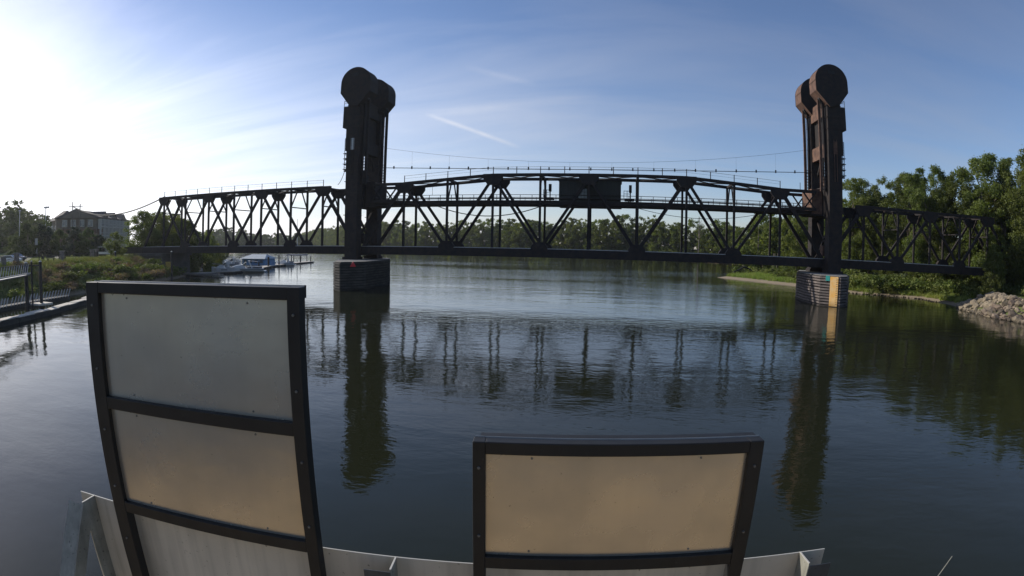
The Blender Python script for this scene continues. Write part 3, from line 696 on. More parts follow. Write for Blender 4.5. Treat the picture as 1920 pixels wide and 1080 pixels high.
def plant(proto, x, y, s=1, label=None, group=None, rz=None, z=None):
    z = ground_z(x, y) - .1 if z is None else z
    rz = random.uniform(0, 6.28) if rz is None else rz
    if proto.name in used: return dup(proto, (x, y, z), rz, s, label, group)
    used.add(proto.name); proto.location = (x, y, z); proto.rotation_euler = (0,0,rz); proto.scale = (s,)*3 if isinstance(s,(int,float)) else s
    if label: proto['label'] = label
    if group: proto['group'] = group
    return proto
random.seed(5)
NEAR = [tree_proto('cottonwood_tree', 11+i, 25, 6.4+.5*i, 3.0, 150, 46000, .175, LEAFN, ('vase','round','tall')[i], .42, 12, rc=(.12,.24)) for i in range(3)]
near_list = [
 (59.5,131,25.6,0,'tall feathery tree rising directly right of the right lift tower'),
 (66,134,22.5,1,'shorter tree in the sky gap just right of the right tower'),
 (66,126,25.2,2,'broad low tree over the left half of the right approach span'),
 (69.5,119,26.6,1,'pointed treetop over the middle of the right approach span'),
 (68,106,26.0,0,'dark tree behind the right half of the right approach span'),
 (72,103,25.0,2,'leafy tree dipping just left of the tallest tree at the right edge'),
 (75.5,96,28.6,1,'tallest tree of the photograph, big dark crown near the right edge'),
 (81,91,27.6,0,'second tallest tree, right of the tallest crown, near the right edge'),
 (80,80,26.5,2,'big tree cut by the right picture edge above the riprap'),
 (69,104,19,2,'low crown filling the gap behind the right half of the right truss'),
 (78,92,22,0,'tree behind the right end post of the right truss'),
 (84,72,23,1,'tree standing behind the riprap, cut by the right edge of the picture'),
]
for x, y, h, k, lab in near_list:
    plant(NEAR[k], x, y, (h/25*random.uniform(.95,1.08), h/25*random.uniform(.95,1.08), h/25), lab, 'cottonwoods on the right bank')
MID = [tree_proto('riverbank_tree', 31+i, 20, 5.4, .8, 90, 17000, .24, LEAFN, ('round','tall','vase')[i], .3, 6) for i in range(3)]
mg = 'leafy trees behind the right tower and lift span'
for x, y, h, k, lab in [
 (56,160,19,0,'tree behind the right end of the lift span, left of the right tower'),
 (50.5,150,17,1,'light green tree seen through the last panel of the lift span'),
 (62,172,21,2,'tree showing through the right tower legs'),
 (66,150,22,1,'tree just behind the right tower, over the start of the right truss'),
 (70,148,20,0,'tree seen through the first opening of the right truss'),
 (70,128,21,1,'tree seen through the second opening of the right truss'),
 (65,121,11,2,'low bushy tree under the left part of the right truss'),
 (67,112,12,0,'low bushy tree under the middle of the right truss'),
 (74,116,21,2,'tree seen through the third opening of the right truss'),
 (72,103,10,1,'low bushy tree under the right part of the right truss'),
 (64.8,79.5,7.5,0,'low bushy tree over the right end of the bottom chord'),
 (69,84.2,10.5,1,'bushy tree hiding the right end post of the right truss'),
 (73.5,83,9.5,2,'bushy tree behind the riprap, right of the bridge end'),
 (74,99,9,2,'bushy tree crowding the right end of the bottom chord'),
 (82,104,22,0,'tree behind the far right panels of the right truss'),
 (92,98,26,1,'dark tree filling the space behind the tallest crown'),
 (58,196,21,1,'tree through the fourth lift span panel from the right tower'),
 (52,206,20,0,'paler tree through the third lift span panel left of the right tower'),
 (76,190,22,2,'tree well behind the right tower, left of its legs'),
 (86,140,23,0,'tree filling the background behind the middle of the right truss'),
 (95,120,24,2,'tree filling the background behind the right end of the right truss'),
 (92,100,22,1,'tree filling the background right of the right truss'),
 (80,160,22,1,'tree filling the background behind the left end of the right truss')]:
    plant(MID[k], x, y, h/20, lab, mg)
FARP = [tree_proto('far_shore_tree', 51+i, 27, 6.2+.4*(i % 3), .2, 75, 6500, .46, LEAFF, ('round','tall','vase','round','tall')[i], .35, 4, rc=(.18,.34), up=.4) for i in range(5)]
fs = [(88,250),(72,300),(45,338),(10,356),(-25,374),(-80,405),(-128,425),(-185,448),(-270,505),(-400,650),(-520,800),(-640,1100)]
fs0 = [(60,185),(74,205),(90,222)] + fs
def along(pts, step):
    out = []; carry = 0
    for a, b in zip(pts, pts[1:]):
        a, b = Vector(a), Vector(b); L_ = (b-a).length; d = (b-a)/L_; s = carry
        while s < L_:
            p = a + d*s; out.append((p.x, p.y, -d.y, d.x)); s += step*(1 + max(0, p.length-380)/380*.7)
        carry = s - L_
    return out
fl = 'leafy green tree in the continuous treeline across the river, seen through the bridge'
fgp = 'trees of the far shore treeline'
rows = 0
for row, (off, step) in enumerate(((4, 6.2), (12, 7.5))):
    for x, y, nx_, ny_ in along(fs0, step):
        if nx_*x + ny_*y < 0 and not (y < 300 and x > 60): nx_, ny_ = -nx_, -ny_
        if x > 60 and y < 300: nx_, ny_ = abs(nx_), 0
        px_, py_ = x + nx_*(off+random.uniform(-2,2)), y + ny_*(off+random.uniform(-2,2))
        D = math.hypot(px_, py_); az = math.degrees(math.atan2(px_, py_))
        base = 24.5 if -15 < az < 8 else 22.5
        if D > 500: base = 25
        h = base*random.choice((.80,.88,.93,.97,1.0,1.05))*(.93 if row == 0 else 1.04)
        plant(random.choice(FARP), px_, py_, (h/25*random.uniform(.9,1.25), h/25*random.uniform(.9,1.25), h/25), fl, fgp)
        rows += 1
# shrubs that hang over the far water's edge
rngb = np.random.default_rng(77)
def bush_mesh(seed, n, size, m, squash=.7):
    rng = np.random.default_rng(seed); C = rng.normal(size=(16,3))*np.array([.5,.5,.18]) + np.array([0,0,.45]); Q = rng.uniform(.22,.42,16)
    V, F = leaf_cloud(rng, C, Q, n, size, squash, .5); return np_mesh('foliage', V, F, m)
BM = [bush_mesh(90+i, 900, .075, BUSH) for i in range(3)] + [bush_mesh(95, 800, .08, DRYB)]
BMF = [bush_mesh(97+i, 320, .13, LEAFF) for i in range(2)]
def bush(name, meshes, x, y, s, label, group, z=None):
    o = bpy.data.objects.new(name, random.choice(meshes)); COL.objects.link(o)
    o.location = (x, y, (ground_z(x, y) if z is None else z) - .05*s); o.rotation_euler = (0,0,random.uniform(0,6.28)); o.scale = (s*random.uniform(.9,1.3), s*random.uniform(.9,1.3), s*random.uniform(.7,1.05))
    return tag(o, label, 'bush', group)
nb = 0
for x, y, nx_, ny_ in along(fs0[3:12], 9):
    if nx_*x + ny_*y < 0: nx_, ny_ = -nx_, -ny_
    if y < 300: nx_, ny_ = abs(nx_), 0
    bush('shoreline_bush', BMF, x + nx_*1.0, y + ny_*1.0, random.uniform(4, 7), 'low green bush hanging over the water along the far shore', 'bushes along the far shore'); nb += 1
# bare dead tree on the far shore
rng = np.random.default_rng(3); mb = MB().tube([(0,0,0),(0.3,0,8),(.2,.1,17),(.6,.2,25)], [.4,.3,.16,.04], 6)
for i in range(22):
    z = rng.uniform(9, 24); a = rng.uniform(0, 6.28); l = (26-z)*rng.uniform(.25,.5); p = Vector((.3,.05,z)); q_ = p + Vector((math.cos(a)*l*.5, math.sin(a)*l*.5, l*.5)); r_ = q_ + Vector((math.cos(a+.3)*l*.3, math.sin(a+.3)*l*.3, l*.6))
    mb.tube([p, q_, r_], [.12,.07,.02], 4)
dm = mb.mesh('dead_tree', BARK); o = link('dead_tree', dm); o.location = (44, 300, 1); tag(o, 'bare grey dead tree sticking out of the far treeline, right of the machine house', 'tree')

# left bank trees
LB = [tree_proto('marina_tree', 61+i, 14, 5.0, 1.2, 90, 14000, .2, LEAFN, ('round','tall')[i], .28, 6) for i in range(2)]
for x, y, h, k, lab in [
 (-104.5,88.5,11.2,0,'round tree right of the hotel, left of the sloping end post'),
 (-112,100,11.0,1,'tree standing between the hotel and the left truss'),
 (-103.5,96.5,12.4,1,'tree behind the sloping end post of the left span'),
 (-101,101,12.6,0,'large dense tree seen through the first two panels of the left span'),
 (-104,110,11.6,1,'tree seen through the third panel of the left span'),
 (-110,122,9.0,0,'small tree at the marina edge, right end of the left bank trees'),
 (-118,112,11.5,1,'tree behind the large dense tree at the left span'),
 (-124,128,9.5,0,'tree behind the marina shore, over the moored boats'),
 (-99.5,94.5,8.5,1,'dense dark tree low against the marina bank, behind the abutment'),
 (-95.5,97.5,5.0,0,'low dark tree at the waterline under the left span'),
 (-108,106,12.3,0,'tree filling the gap behind the third panel of the left span'),
 (-106,94,11.5,1,'tree filling the gap behind the first panel of the left span'),
 (-104.5,80.5,6.0,0,'bushy tree in front of the approach deck, left of the abutment'),
 (-140,150,10,1,'far marina tree behind the small tree at the water')]:
    plant(LB[k], x, y, (h/14, h/14, h/14), lab, 'trees at the left end of the bridge')
HILL = [tree_proto('hillside_tree', 71+i, 18, 5.0, .6, 60, 5000, .42, LEAFH, ('round','tall','vase')[i], .35, 4, rc=(.18,.34)) for i in range(3)]
random.seed(9)
def hill(n, f, lab, grp):
    for _ in range(n):
        az, D, h = f(); x, y = D*math.sin(R(az)), D*math.cos(R(az))
        plant(random.choice(HILL), x, y, (h/18*random.uniform(.95,1.3), h/18*random.uniform(.95,1.3), h/18), lab, grp)
hill(62, lambda: (random.uniform(-67,-57.8), random.uniform(225,290), random.uniform(8,10.5)), 'hazy grey green tree of the wooded hill left of the hotel', 'trees on the wooded hill')
for az, D, h, lab in ((-63.0,255,17,'lone tallest tree crown sticking up from the wooded hill'),(-61.6,258,12,'tree crown one step lower, right of the tallest hill crown'),(-59.4,235,12,'rounded hilltop crown midway between the tallest crown and the hotel')):
    plant(HILL[1], D*math.sin(R(az)), D*math.cos(R(az)), (h/18*1.1, h/18*1.1, h/18), lab)
hill(34, lambda: (random.uniform(-48,-41), random.uniform(240,400), random.uniform(6,9)), 'hazy tree in the wooded background behind the left span', 'hazy trees behind the left span')
hill(60, lambda: (random.uniform(-43,-32.5), random.uniform(620,900), random.uniform(19,23)), 'distant hazy tree upriver, seen through the left span', 'distant trees upriver')
HOT = [tree_proto('clipped_tree', 81+i, 7, 3.5, .3, 50, 10000, .17, LEAFH if i else LEAFC, 'round', .16, 4, cat='tree') for i in range(2)]
for az, D, h, k, lab in ((-60.3,178,9.5,0,'dark round tree at the left corner of the hotel'),(-58.2,172,7.6,1,'lighter round tree before the hotel brick corner'),(-56.7,165,8.2,0,'dark tree in front of the hotel gable'),(-55.3,160,7.4,1,'dark bushy tree in front of the hotel balconies'),(-54.2,158,5.8,0,'low dark tree at the right end of the hotel'),(-61.6,170,9.5,1,'slim light trunked tree left of the hotel trees'),(-62.8,176,7,1,'small tree beside the parking lot lamp'),(-59.3,186,8.5,1,'tree tucked behind the dark round tree at the hotel')):
    plant(HOT[k], D*math.sin(R(az)), D*math.cos(R(az)), h/7, lab)

# bushes on the left bank slope and under the bridge
random.seed(21)
LAB = {'g': 'green bush on the weedy slope behind the long dock', 'd': 'brown dry bush on the weedy slope behind the long dock'}
lb = [(-66,0),(-70,20),(-72,34),(-73,48),(-77,60),(-83,72),(-86,83),(-92,92),(-104,108)]
for x, y, nx_, ny_ in along(lb, 1.25):
    for _ in range(2):
        off = random.uniform(.8, 10.0); k = random.random()*(1 if off < 6 else .6); sc_ = 1.0 if off < 6 else (.7 if off < 10.5 else .5)
        if nx_ > 0: nx_, ny_ = -nx_, -ny_
        xx, yy = x + nx_*off, y + ny_*off
        if -101.5 < xx < -90.5 and 82 < yy < 94: continue
        if k < .30: bush('dry_bush', BM[3:], xx, yy, random.uniform(1.0, 1.9)*sc_, LAB['d'], 'dry bushes on the left bank slope')
        else: bush('bank_bush', BM[:3], xx, yy, random.uniform(1.1, 2.3)*sc_, LAB['g'], 'green bushes on the left bank slope')
# bushes on the right bank
random.seed(33)
rb = [(60,52),(60,62),(62,70),(62,78),(61,86),(59.5,95),(55.5,99.5),(49.5,102),(45.5,108.5),(41.5,119),(36,132),(32,146)]
for x, y, nx_, ny_ in along(rb, 1.45):
    if nx_ < 0: nx_, ny_ = -nx_, -ny_
    for _ in range(2):
        off = random.uniform(3.0, 14) if y < 84 else random.choice((random.uniform(4.2, 7), random.uniform(4.5, 12)))
        if y > 118: off = random.uniform(5, 13)
        xx, yy = x + abs(nx_)*off, y + ny_*off*.4
        bush('bank_bush', BM[:3], xx, yy, random.uniform(1.4, 3.8)*(1 if 86 < y < 118 else .6), 'green bush in the thicket on the right bank under the bridge span', 'bushes on the right bank')

# grass: blades joined, nobody could count them
def grass(name, label, cond, n, h, w, seed, m=GRASS):
    rng = np.random.default_rng(seed); x0, x1, y0, y1 = cond[0]; V = []
    X = rng.uniform(x0, x1, n*6); Y = rng.uniform(y0, y1, n*6); Z = height(X, Y)
    d = np.maximum(sdf(LEFT, X, Y), sdf(RIGHT, X, Y)); k = (Z > cond[1]) & (d < cond[2]) & (d > 0)
    X, Y, Z = X[k][:n], Y[k][:n], Z[k][:n]; n = len(X)
    a = rng.uniform(0, 6.28, n); hh = h*rng.uniform(.5, 1.3, n); lean = rng.normal(scale=.25, size=(n,2))*hh[:,None]; dx, dy = np.cos(a)*w, np.sin(a)*w
    P = np.stack([np.stack([X-dx, Y-dy, Z-.05], 1), np.stack([X+dx, Y+dy, Z-.05], 1), np.stack([X+lean[:,0], Y+lean[:,1], Z+hh], 1)], 1).reshape(-1, 3)
    o = link(name, np_mesh(name, P, np.arange(3*n).reshape(-1, 3), m)); tag(o, label, 'grass', kind='stuff')
grass('reed_grass', 'tall yellow green grass on the sand spit and right bank', ((26,72,84,162), .42, 9, 0), 26000, .8, .06, 1)
grass('bank_grass', 'bright sunlit grass strip between the shore stones and the right bank thicket', ((44,66,84,124), .3, 6.5, 0), 16000, .65, .05, 8)
grass('bank_grass', 'rank grass on the left bank slope', ((-115,-66,-5,110), .25, 15, 0), 26000, .7, .05, 2, DRYG)
mow = mat('lawn_grass', (.19,.22,.06), .9, scale=.3, var=.2, trans=.3)
grass('lawn', 'sunlit mown lawn behind the iron fence', ((-190,-82,35,100), 3.9, 80, 0), 26000, .14, .06, 3, mow)

# driftwood and tree stems on the spit
single('driftwood_log', MB().tube([(40,186,.3),(42.5,187,1.2),(44,188,2.0),(46,189,1.4),(48.5,190,.2)], [.22,.3,.32,.25,.12], 6), PILE, 'dark fallen log arching over the tip of the green spit', 'log')
random.seed(4)
for i in range(9):
    x, y = 46 + i*.95, 160 + random.uniform(-5, 5)
    o = single('tree_stem', MB().tube([(x,y,0),(x+random.uniform(-.3,.3),y,3),(x+random.uniform(-.6,.6),y,7)], [.22,.17,.1], 6), BARK, 'pale bare tree stem standing at the grassy spit, below the lift span', 'tree stem', 'pale stems on the spit')

# ------------------------------------------------------------------ riprap
def rock_mesh(seed):
    rng = np.random.default_rng(seed); import bmesh
    b = bmesh.new(); bmesh.ops.create_icosphere(b, subdivisions=1, radius=.5)
    for v in b.verts:
        v.co *= float(rng.uniform(.78, 1.2)); v.co.z *= .72; v.co.x *= 1.15
    me = bpy.data.meshes.new('rock'); b.to_mesh(me); b.free(); me.materials.append(ROCK); return me
RM = [rock_mesh(s) for s in range(9)]
rip = thing('riprap', 'slope of pale limestone boulders at the water in the lower right bank', 'boulder slope', (56, 66, 0))
random.seed(12); nr = 0
cells = []
for x, y, nx_, ny_ in along([(62,10),(57,40),(54.5,60),(53.6,66.6),(55.1,74.4),(57.2,79.5)], .72):
    if nx_ < 0: nx_, ny_ = -nx_, -ny_
    for k in range(13):
        off = -.3 + k*.62 + random.uniform(-.2,.2); cells.append((x + nx_*off + random.uniform(-.2,.2), y + ny_*off + random.uniform(-.2,.2), k))
cells.sort(key=lambda c: -(c[0]**2 + c[1]**2 < 95**2)*1 - (c[1] > 50)*2)
rest = []
for x, y, k in cells:
    if random.random() < .06: continue
    if k > 10 and random.random() < .5: continue
    z = ground_z(x, y); s = random.choice((.4,.55,.65,.8,.95,1.1,1.5)); m_ = random.choice(RM)
    rot = (random.uniform(-.5,.5), random.uniform(-.5,.5), random.uniform(0,6.28)); loc = (x, y, z + s*.12)
    if y > 50 and nr < 300:
        o = bpy.data.objects.new('rock', m_); COL.objects.link(o); o.parent = rip; o.location = Vector(loc) - rip.location; o.rotation_euler = rot; o.scale = (s,)*3; nr += 1
    else: rest.append((m_, Matrix.LocRotScale(Vector(loc), Matrix.Rotation(rot[2],3,'Z').to_quaternion(), Vector((s,s,s)))))
mb = MB()
for m_, M_ in rest: mb.add([M_ @ v.co for v in m_.vertices], [tuple(p.vertices) for p in m_.polygons])
tag(part('loose_rocks', mb, ROCK, rip), kind='stuff')
mb = MB(); random.seed(8)
for x, y, nx_, ny_ in along([(58.6,88),(58.3,95),(55,99),(49,101.2),(45,108),(40.8,119)], .5):
    for _ in range(2):
        s = random.uniform(.15,.4); M_ = Matrix.LocRotScale(Vector((x+random.uniform(-.8,.6), y+random.uniform(-.8,.8), .08)), Matrix.Rotation(random.uniform(0,6),3,'Z').to_quaternion(), Vector((s,s,s)))
        m_ = random.choice(RM); mb.add([M_ @ v.co for v in m_.vertices], [tuple(p.vertices) for p in m_.polygons])
o = part('shore_stones', mb, ROCK); tag(o, 'line of small stones along the grassy right shore', 'stones', kind='stuff')

# ------------------------------------------------------------------ hotel and left bank
def at(az, D, z=0): return Vector((D*math.sin(R(az)), D*math.cos(R(az)), z))
def wallbox(mb, a, b, z0, z1, th):
    """box on the segment a-b, thickness th away from the camera"""
    a, b = Vector((a[0], a[1], 0)), Vector((b[0], b[1], 0)); d = (b-a).normalized(); n = Vector((-d.y, d.x, 0))
    if n.dot(a) < 0: n = -n
    n = n*th; return mb.prism([(a.x,a.y,z0), (b.x,b.y,z0), (b.x,b.y,z1), (a.x,a.y,z1)], n)
hotel = thing('hotel', 'four storey hotel with brick lower corner, grey siding, gables and rows of white balconies', 'building', (-168, 118, 4.3))
CA, CB, CC = (-172.5, 102.5), (-162.5, 116.5), (-181, 146)       # left end, near corner, far right end
core_a, core_b = Vector((*CA, 0)), Vector((*CB, 0))
body = part('wall', MB().prism([(-171.2,104.3,3.5), (-162.5,116.5,3.5), (-181,146,3.5), (-191,141,3.5), (-181,110,3.5)], (0,0,12.6)), SIDING, hotel)
part('brick_wall', wallbox(MB(), (-169.9,104.9), (-162.2,116.0), 3.5, 12.6, -.35), BRICK, hotel)
part('brick_wall', wallbox(MB(), (-162.1,116.4), (-165.6,122.2), 3.5, 12.6, -.3), BRICK, hotel)
part('wing_wall', MB().prism([(-182,109,3.5), (-174,106.8,3.5), (-173,116,3.5), (-184,118,3.5)], (0,0,12.2)), SIDING, hotel)
def gable(a, b, z0, z1, back, m, name='roof'):
    """gable end on a-b with ridge running back"""
    a, b = Vector((*a, z0)), Vector((*b, z0)); mid = (a+b)/2; mid.z = z1
    return part(name, MB().prism([a, b, mid], Vector((*back, 0))), m, hotel)
gable((-170.6,103.2), (-161.2,116.4), 16.2, 19.4, (-14, 9), SHINGLE)
gable((-169.6,104.6), (-162.0,115.6), 16.1, 18.9, (.3, -.2), SIDING, 'gable_wall')
part('roof', MB().prism([(-162,116.8,16.15), (-181,147,16.15), (-192,142,16.15), (-181,110,16.15)], (0,0,.5)), SHINGLE, hotel)
part('roof', MB().add([(-161.6,116.6,16.6), (-181.5,147.6,16.6), (-192,142.5,16.6), (-181,110,16.6), (-172,116,19.2), (-184,137,19.2)], [(0,1,5,4), (1,2,5), (2,3,4,5), (3,0,4), (0,3,2,1)]), SHINGLE, hotel)
part('roof', MB().add([(-183.2,108.4,15.7), (-173.5,105.8,15.7), (-172.5,117,15.7), (-185,119,15.7), (-179.5,112.5,19.2), (-175.5,111.8,19.2)], [(0,1,5,4), (1,2,5), (2,3,4,5), (3,0,4), (0,3,2,1)]), SHINGLE, hotel)
fa, fb = Vector((-162.5,116.5,0)), Vector((-181,146,0)); fd = (fb-fa); FLn = fd.length; fd.normalize(); fn = Vector((fd.y, -fd.x, 0)); fn = fn if fn.dot(fa) < 0 else -fn
for k, (t0, t1) in enumerate(((5.0, 10.0), (15, 20), (25.5, 31))):
    a, b = fa + fd*t0, fa + fd*t1; mid = (a+b)/2
    part('dormer', MB().prism([(a.x,a.y,15.6), (b.x,b.y,15.6), (b.x,b.y,16.6), (mid.x,mid.y,18.4), (a.x,a.y,16.6)], -fn*6 + fn*0), SIDING, hotel)
    a2, b2 = a + fn*.3 - fd*.3, b + fn*.3 + fd*.3; m2 = (a2+b2)/2
    part('dormer_roof', MB().prism([(a2.x,a2.y,16.55), (m2.x,m2.y,18.6), (m2.x,m2.y,18.75), (a2.x,a2.y,16.7)], -fn*7), SHINGLE, hotel)
    part('dormer_roof', MB().prism([(b2.x,b2.y,16.55), (m2.x,m2.y,18.6), (m2.x,m2.y,18.75), (b2.x,b2.y,16.7)], -fn*7), SHINGLE, hotel)
def facade_box(t0, t1, z0, z1, out0, out1, name, m, parent=None):
    a, b = fa + fd*t0 + fn*out0, fa + fd*t1 + fn*out0
    return part(name, MB().prism([(a.x,a.y,z0), (b.x,b.y,z0), (b.x,b.y,z1), (a.x,a.y,z1)], fn*(out1-out0)), m, parent or hotel)
for c in range(8):
    t0 = 1.2 + c*4.1
    for f in range(4):
        z0 = 4.2 + f*3.05
        w = facade_box(t0+.3, t0+2.0, z0+.5, z0+2.5, -.02, .10, 'window', DARK)
        facade_box(t0+.45, t0+1.85, z0+.65, z0+2.35, .10, .13, 'pane', PANE, w)
        if f:
            bal = facade_box(t0-.1, t0+2.6, z0-.12, z0+.05, .12, 1.3, 'balcony', TRIM)
            facade_box(t0-.1, t0+2.6, z0+.95, z0+1.05, 1.2, 1.3, 'rail', TRIM, bal)
    facade_box(t0-.32, t0-.12, 3.6, 16.0, .05, 1.3, 'column', TRIM)
    facade_box(t0+2.62, t0+2.82, 3.6, 16.0, .05, 1.3, 'column', TRIM)
ga_, gb_ = Vector((-169.9,104.9,0)), Vector((-162.2,116.0,0)); gd = (gb_-ga_).normalized(); gn = Vector((gd.y,-gd.x,0)); gn = gn if gn.dot(ga_) < 0 else -gn
for c in range(4):
    for f in (0, 1):
        z0 = (13.3, 5.0)[f]; a, b = ga_ + gd*(1+c*3.1), ga_ + gd*(2.9+c*3.1); o_ = .4
        w = part('window', MB().prism([tuple(a+gn*o_+Vector((0,0,z0))), tuple(b+gn*o_+Vector((0,0,z0))), tuple(b+gn*o_+Vector((0,0,z0+2.3))), tuple(a+gn*o_+Vector((0,0,z0+2.3)))], gn*-.3), TRIM, hotel)
        a, b = a+gd*.15, b-gd*.15
        part('pane', MB().prism([tuple(a+gn*o_+Vector((0,0,z0+.15))), tuple(b+gn*o_+Vector((0,0,z0+.15))), tuple(b+gn*o_+Vector((0,0,z0+2.15))), tuple(a+gn*o_+Vector((0,0,z0+2.15)))], gn*.03), PANE, w)
for c in range(3):
    for f in range(2):
        x0 = -181.5+c*2.6; w = part('window', MB().box(x0, x0+1.6, 106.8, 107.3, 12.0-f*3.6, 14.0-f*3.6), TRIM, hotel)
        part('pane', MB().box(x0+.12, x0+1.48, 106.7, 106.78, 12.15-f*3.6, 13.85-f*3.6), PANE, w)
pol = thing('utility_pole', 'twin utility poles with crossarms standing before the hotel roof', 'utility pole', (-159.3, 103.6, 4.2))
for dx in (0, 1.5): part('pole', MB().tube([(-159.3+dx,103.6+dx*1.4,4), (-159.3+dx,103.6+dx*1.4,20.8-dx*.4)], .17, 6), BARK, pol)
part('crossarm', MB().beam((-160.1,102.4,19.4), (-157.2,106.5,19.4), .2, .2), BARK, pol)
pol = thing('light_mast', 'tall slim light pole in front of the wooded hill, left edge', 'light pole', (-150.7, 78.6, 4.2))
part('pole', MB().tube([(-150.7,78.6,4), (-150.7,78.6,17)], [.16,.09], 6), GALV, pol)
part('lamp_head', MB().box(-151.1,-150.3,78.4,78.8,16.9,17.15), GALV, pol)
pol = thing('floodlight_mast', 'mast with a flat cluster of floodlights above the hill trees', 'light pole', (-207.3, 120.9, 5))
part('pole', MB().tube([(-207.3,120.9,4), (-207.3,120.9,22.2)], .18, 6), GALV, pol)
for k in range(3): part('floodlight', MB().box(-208.5+k*.9,-207.8+k*.9,120.6+k*.4,121.1+k*.4,22.0,22.7), GALV, pol)
sg = thing('sign', 'white rectangular sign in front of the trees left of the hotel', 'sign', (-146, 82, 4.3))
part('sign_post', MB().box(-146.1,-145.9,82,82.2,4.2,9.6), DARK, sg); part('sign_panel', MB().box(-146.7,-145.2,81.85,82,7.6,9.4), TRIM, sg)
part('lower_panel', MB().box(-147.6,-145.4,81.85,82,5.2,6.8), TRIM, sg)

# parking lot, road, cars
LOT = mat('pale_asphalt', (.32,.29,.25), .95, scale=.8, var=.12)
def sheet(name, pts, m, kind='structure', dz=.02):
    n = 10; V = []; F = []
    (a, b, c, d_) = [Vector((*p, 0)) for p in pts]
    for i in range(n+1):
        for j in range(n+1):
            p = (a.lerp(b, i/n)).lerp(d_.lerp(c, i/n), j/n); V.append((p.x, p.y, ground_z(p.x, p.y) + .03 + dz))
    for i in range(n):
        for j in range(n): k = i*(n+1)+j; F.append((k, k+n+1, k+n+2, k+1))
    return tag(link(name, np_mesh(name, V, F, m)), kind=kind)
sheet('parking_lot', ((-93,38),(-94,50),(-175,98),(-205,70)), LOT)
sheet('path', ((-118,72),(-121,75),(-175,108),(-175,104)), LOT, dz=.04)
def car(x, y, rz, paint, label):
    t = thing('parked_car', label, 'car', (x, y, ground_z(x, y) + .05)); t.rotation_euler = (0,0,rz)
    def P(mb, name, m, par=t): return part(name, mb, m, par, local=True)
    prof = [(-2.2,.35),(-2.25,.75),(-2.0,.92),(-1.55,.98),(-.95,1.42),(.55,1.45),(1.2,1.0),(2.05,.86),(2.25,.6),(2.2,.32)]
    P(MB().prism([(a,-.88,b) for a, b in prof], (0,1.76,0)), 'body', paint)
    P(MB().prism([(-1.42,-.895,1.0),(-.92,-.895,1.36),(.5,-.895,1.38),(1.08,-.895,1.0)], (0,1.79,0)), 'window', PANE)
    P(MB().add([(.60,-.75,1.44),(.60,.75,1.44),(1.25,.8,1.0),(1.25,-.8,1.0)], [(0,1,2,3)]), 'windscreen', PANE)
    for a in (-1.35, 1.35):
        for b in (-.86, .86): P(MB().tube([(a,b-.1,.32),(a,b+.1,.32)], .32, 12), 'wheel', TYRE)
    for b in (-.65, .65): P(MB().box(2.2,2.28,b-.18,b+.18,.55,.72), 'headlight', TRIM)
car(-96.5, 48.3, R(35), CARW, 'white parked car at the left edge, partly behind a brick pillar')
car(-111, 57.2, R(20), CARD, 'dark blue parked car behind the white one at the left edge')
car(-158, 88, R(30), CARG, 'grey car far back on the parking lot, before the lawn trees')
# iron fence with brick pillars along the lawn edge
FP = [(-76,26),(-81.5,39.5),(-84.5,43.5),(-88,50.0),(-91.5,57.1),(-96.5,64.5),(-101,71),(-107,77.0),(-114.8,82.2)]
fe = thing('iron_fence', 'dark iron fence with square brick pillars along the lawn edge', 'fence', (FP[1][0], FP[1][1], 4.3))
for i, (x, y) in enumerate(FP):
    z = ground_z(x, y)
    if i not in (3, 5, 7):
        p_ = part('pillar', MB().box(x-.35, x+.35, y-.35, y+.35, z-.6, z+1.85), STONE, fe)
        part('cap', MB().box(x-.45, x+.45, y-.45, y+.45, z+1.85, z+2.0), CONC, p_)
    else: part('post', MB().box(x-.06, x+.06, y-.06, y+.06, z-.3, z+1.5), DARK, fe)
    if i:
        a, b = Vector((*FP[i-1], ground_z(*FP[i-1]))), Vector((x, y, z))
        for h_ in (.25, 1.3): part('rail', MB().beam(a+Vector((0,0,h_)), b+Vector((0,0,h_)), .05, .06), DARK, fe)
        L_ = (b-a).length; mb = MB(); k = int(L_/.35)
        for j in range(1, k): p = a.lerp(b, j/k); mb.box(p.x-.015, p.x+.015, p.y-.015, p.y+.015, p.z+.1, p.z+1.4)
        tag(part('pickets', mb, DARK, fe), kind='stuff')
for x, y, lab in ((-104,62,'park bench with its back to the river, left one on the lawn'), (-112,70,'park bench on the lawn, right one, nearer the bridge')):
    t = thing('park_bench', lab, 'bench', (x, y, ground_z(x,y))); z = ground_z(x, y)
    part('seat', MB().beam((x-.8,y-.6,z+.45),(x+.8,y+.6,z+.45),.4,.06), PILE, t); part('backrest', MB().beam((x-.7,y-.75,z+.75),(x+.9,y+.45,z+.75),.05,.4), PILE, t)
    for s_ in (-.6,.6): part('leg', MB().box(x+s_-.04,x+s_+.04,y+s_*.7-.2,y+s_*.7+.2,z,z+.45), PILE, t)
t = thing('litter_bin', 'small dark litter bin on the lawn behind the fence', 'bin', (-107.5,62,4.3)); part('drum', MB().tube([(-107.5,62,4.2),(-107.5,62,5.2)], .32, 10), DARK, t); part('lid', MB().tube([(-107.5,62,5.2),(-107.5,62,5.32)], .37, 10), DARK, t)

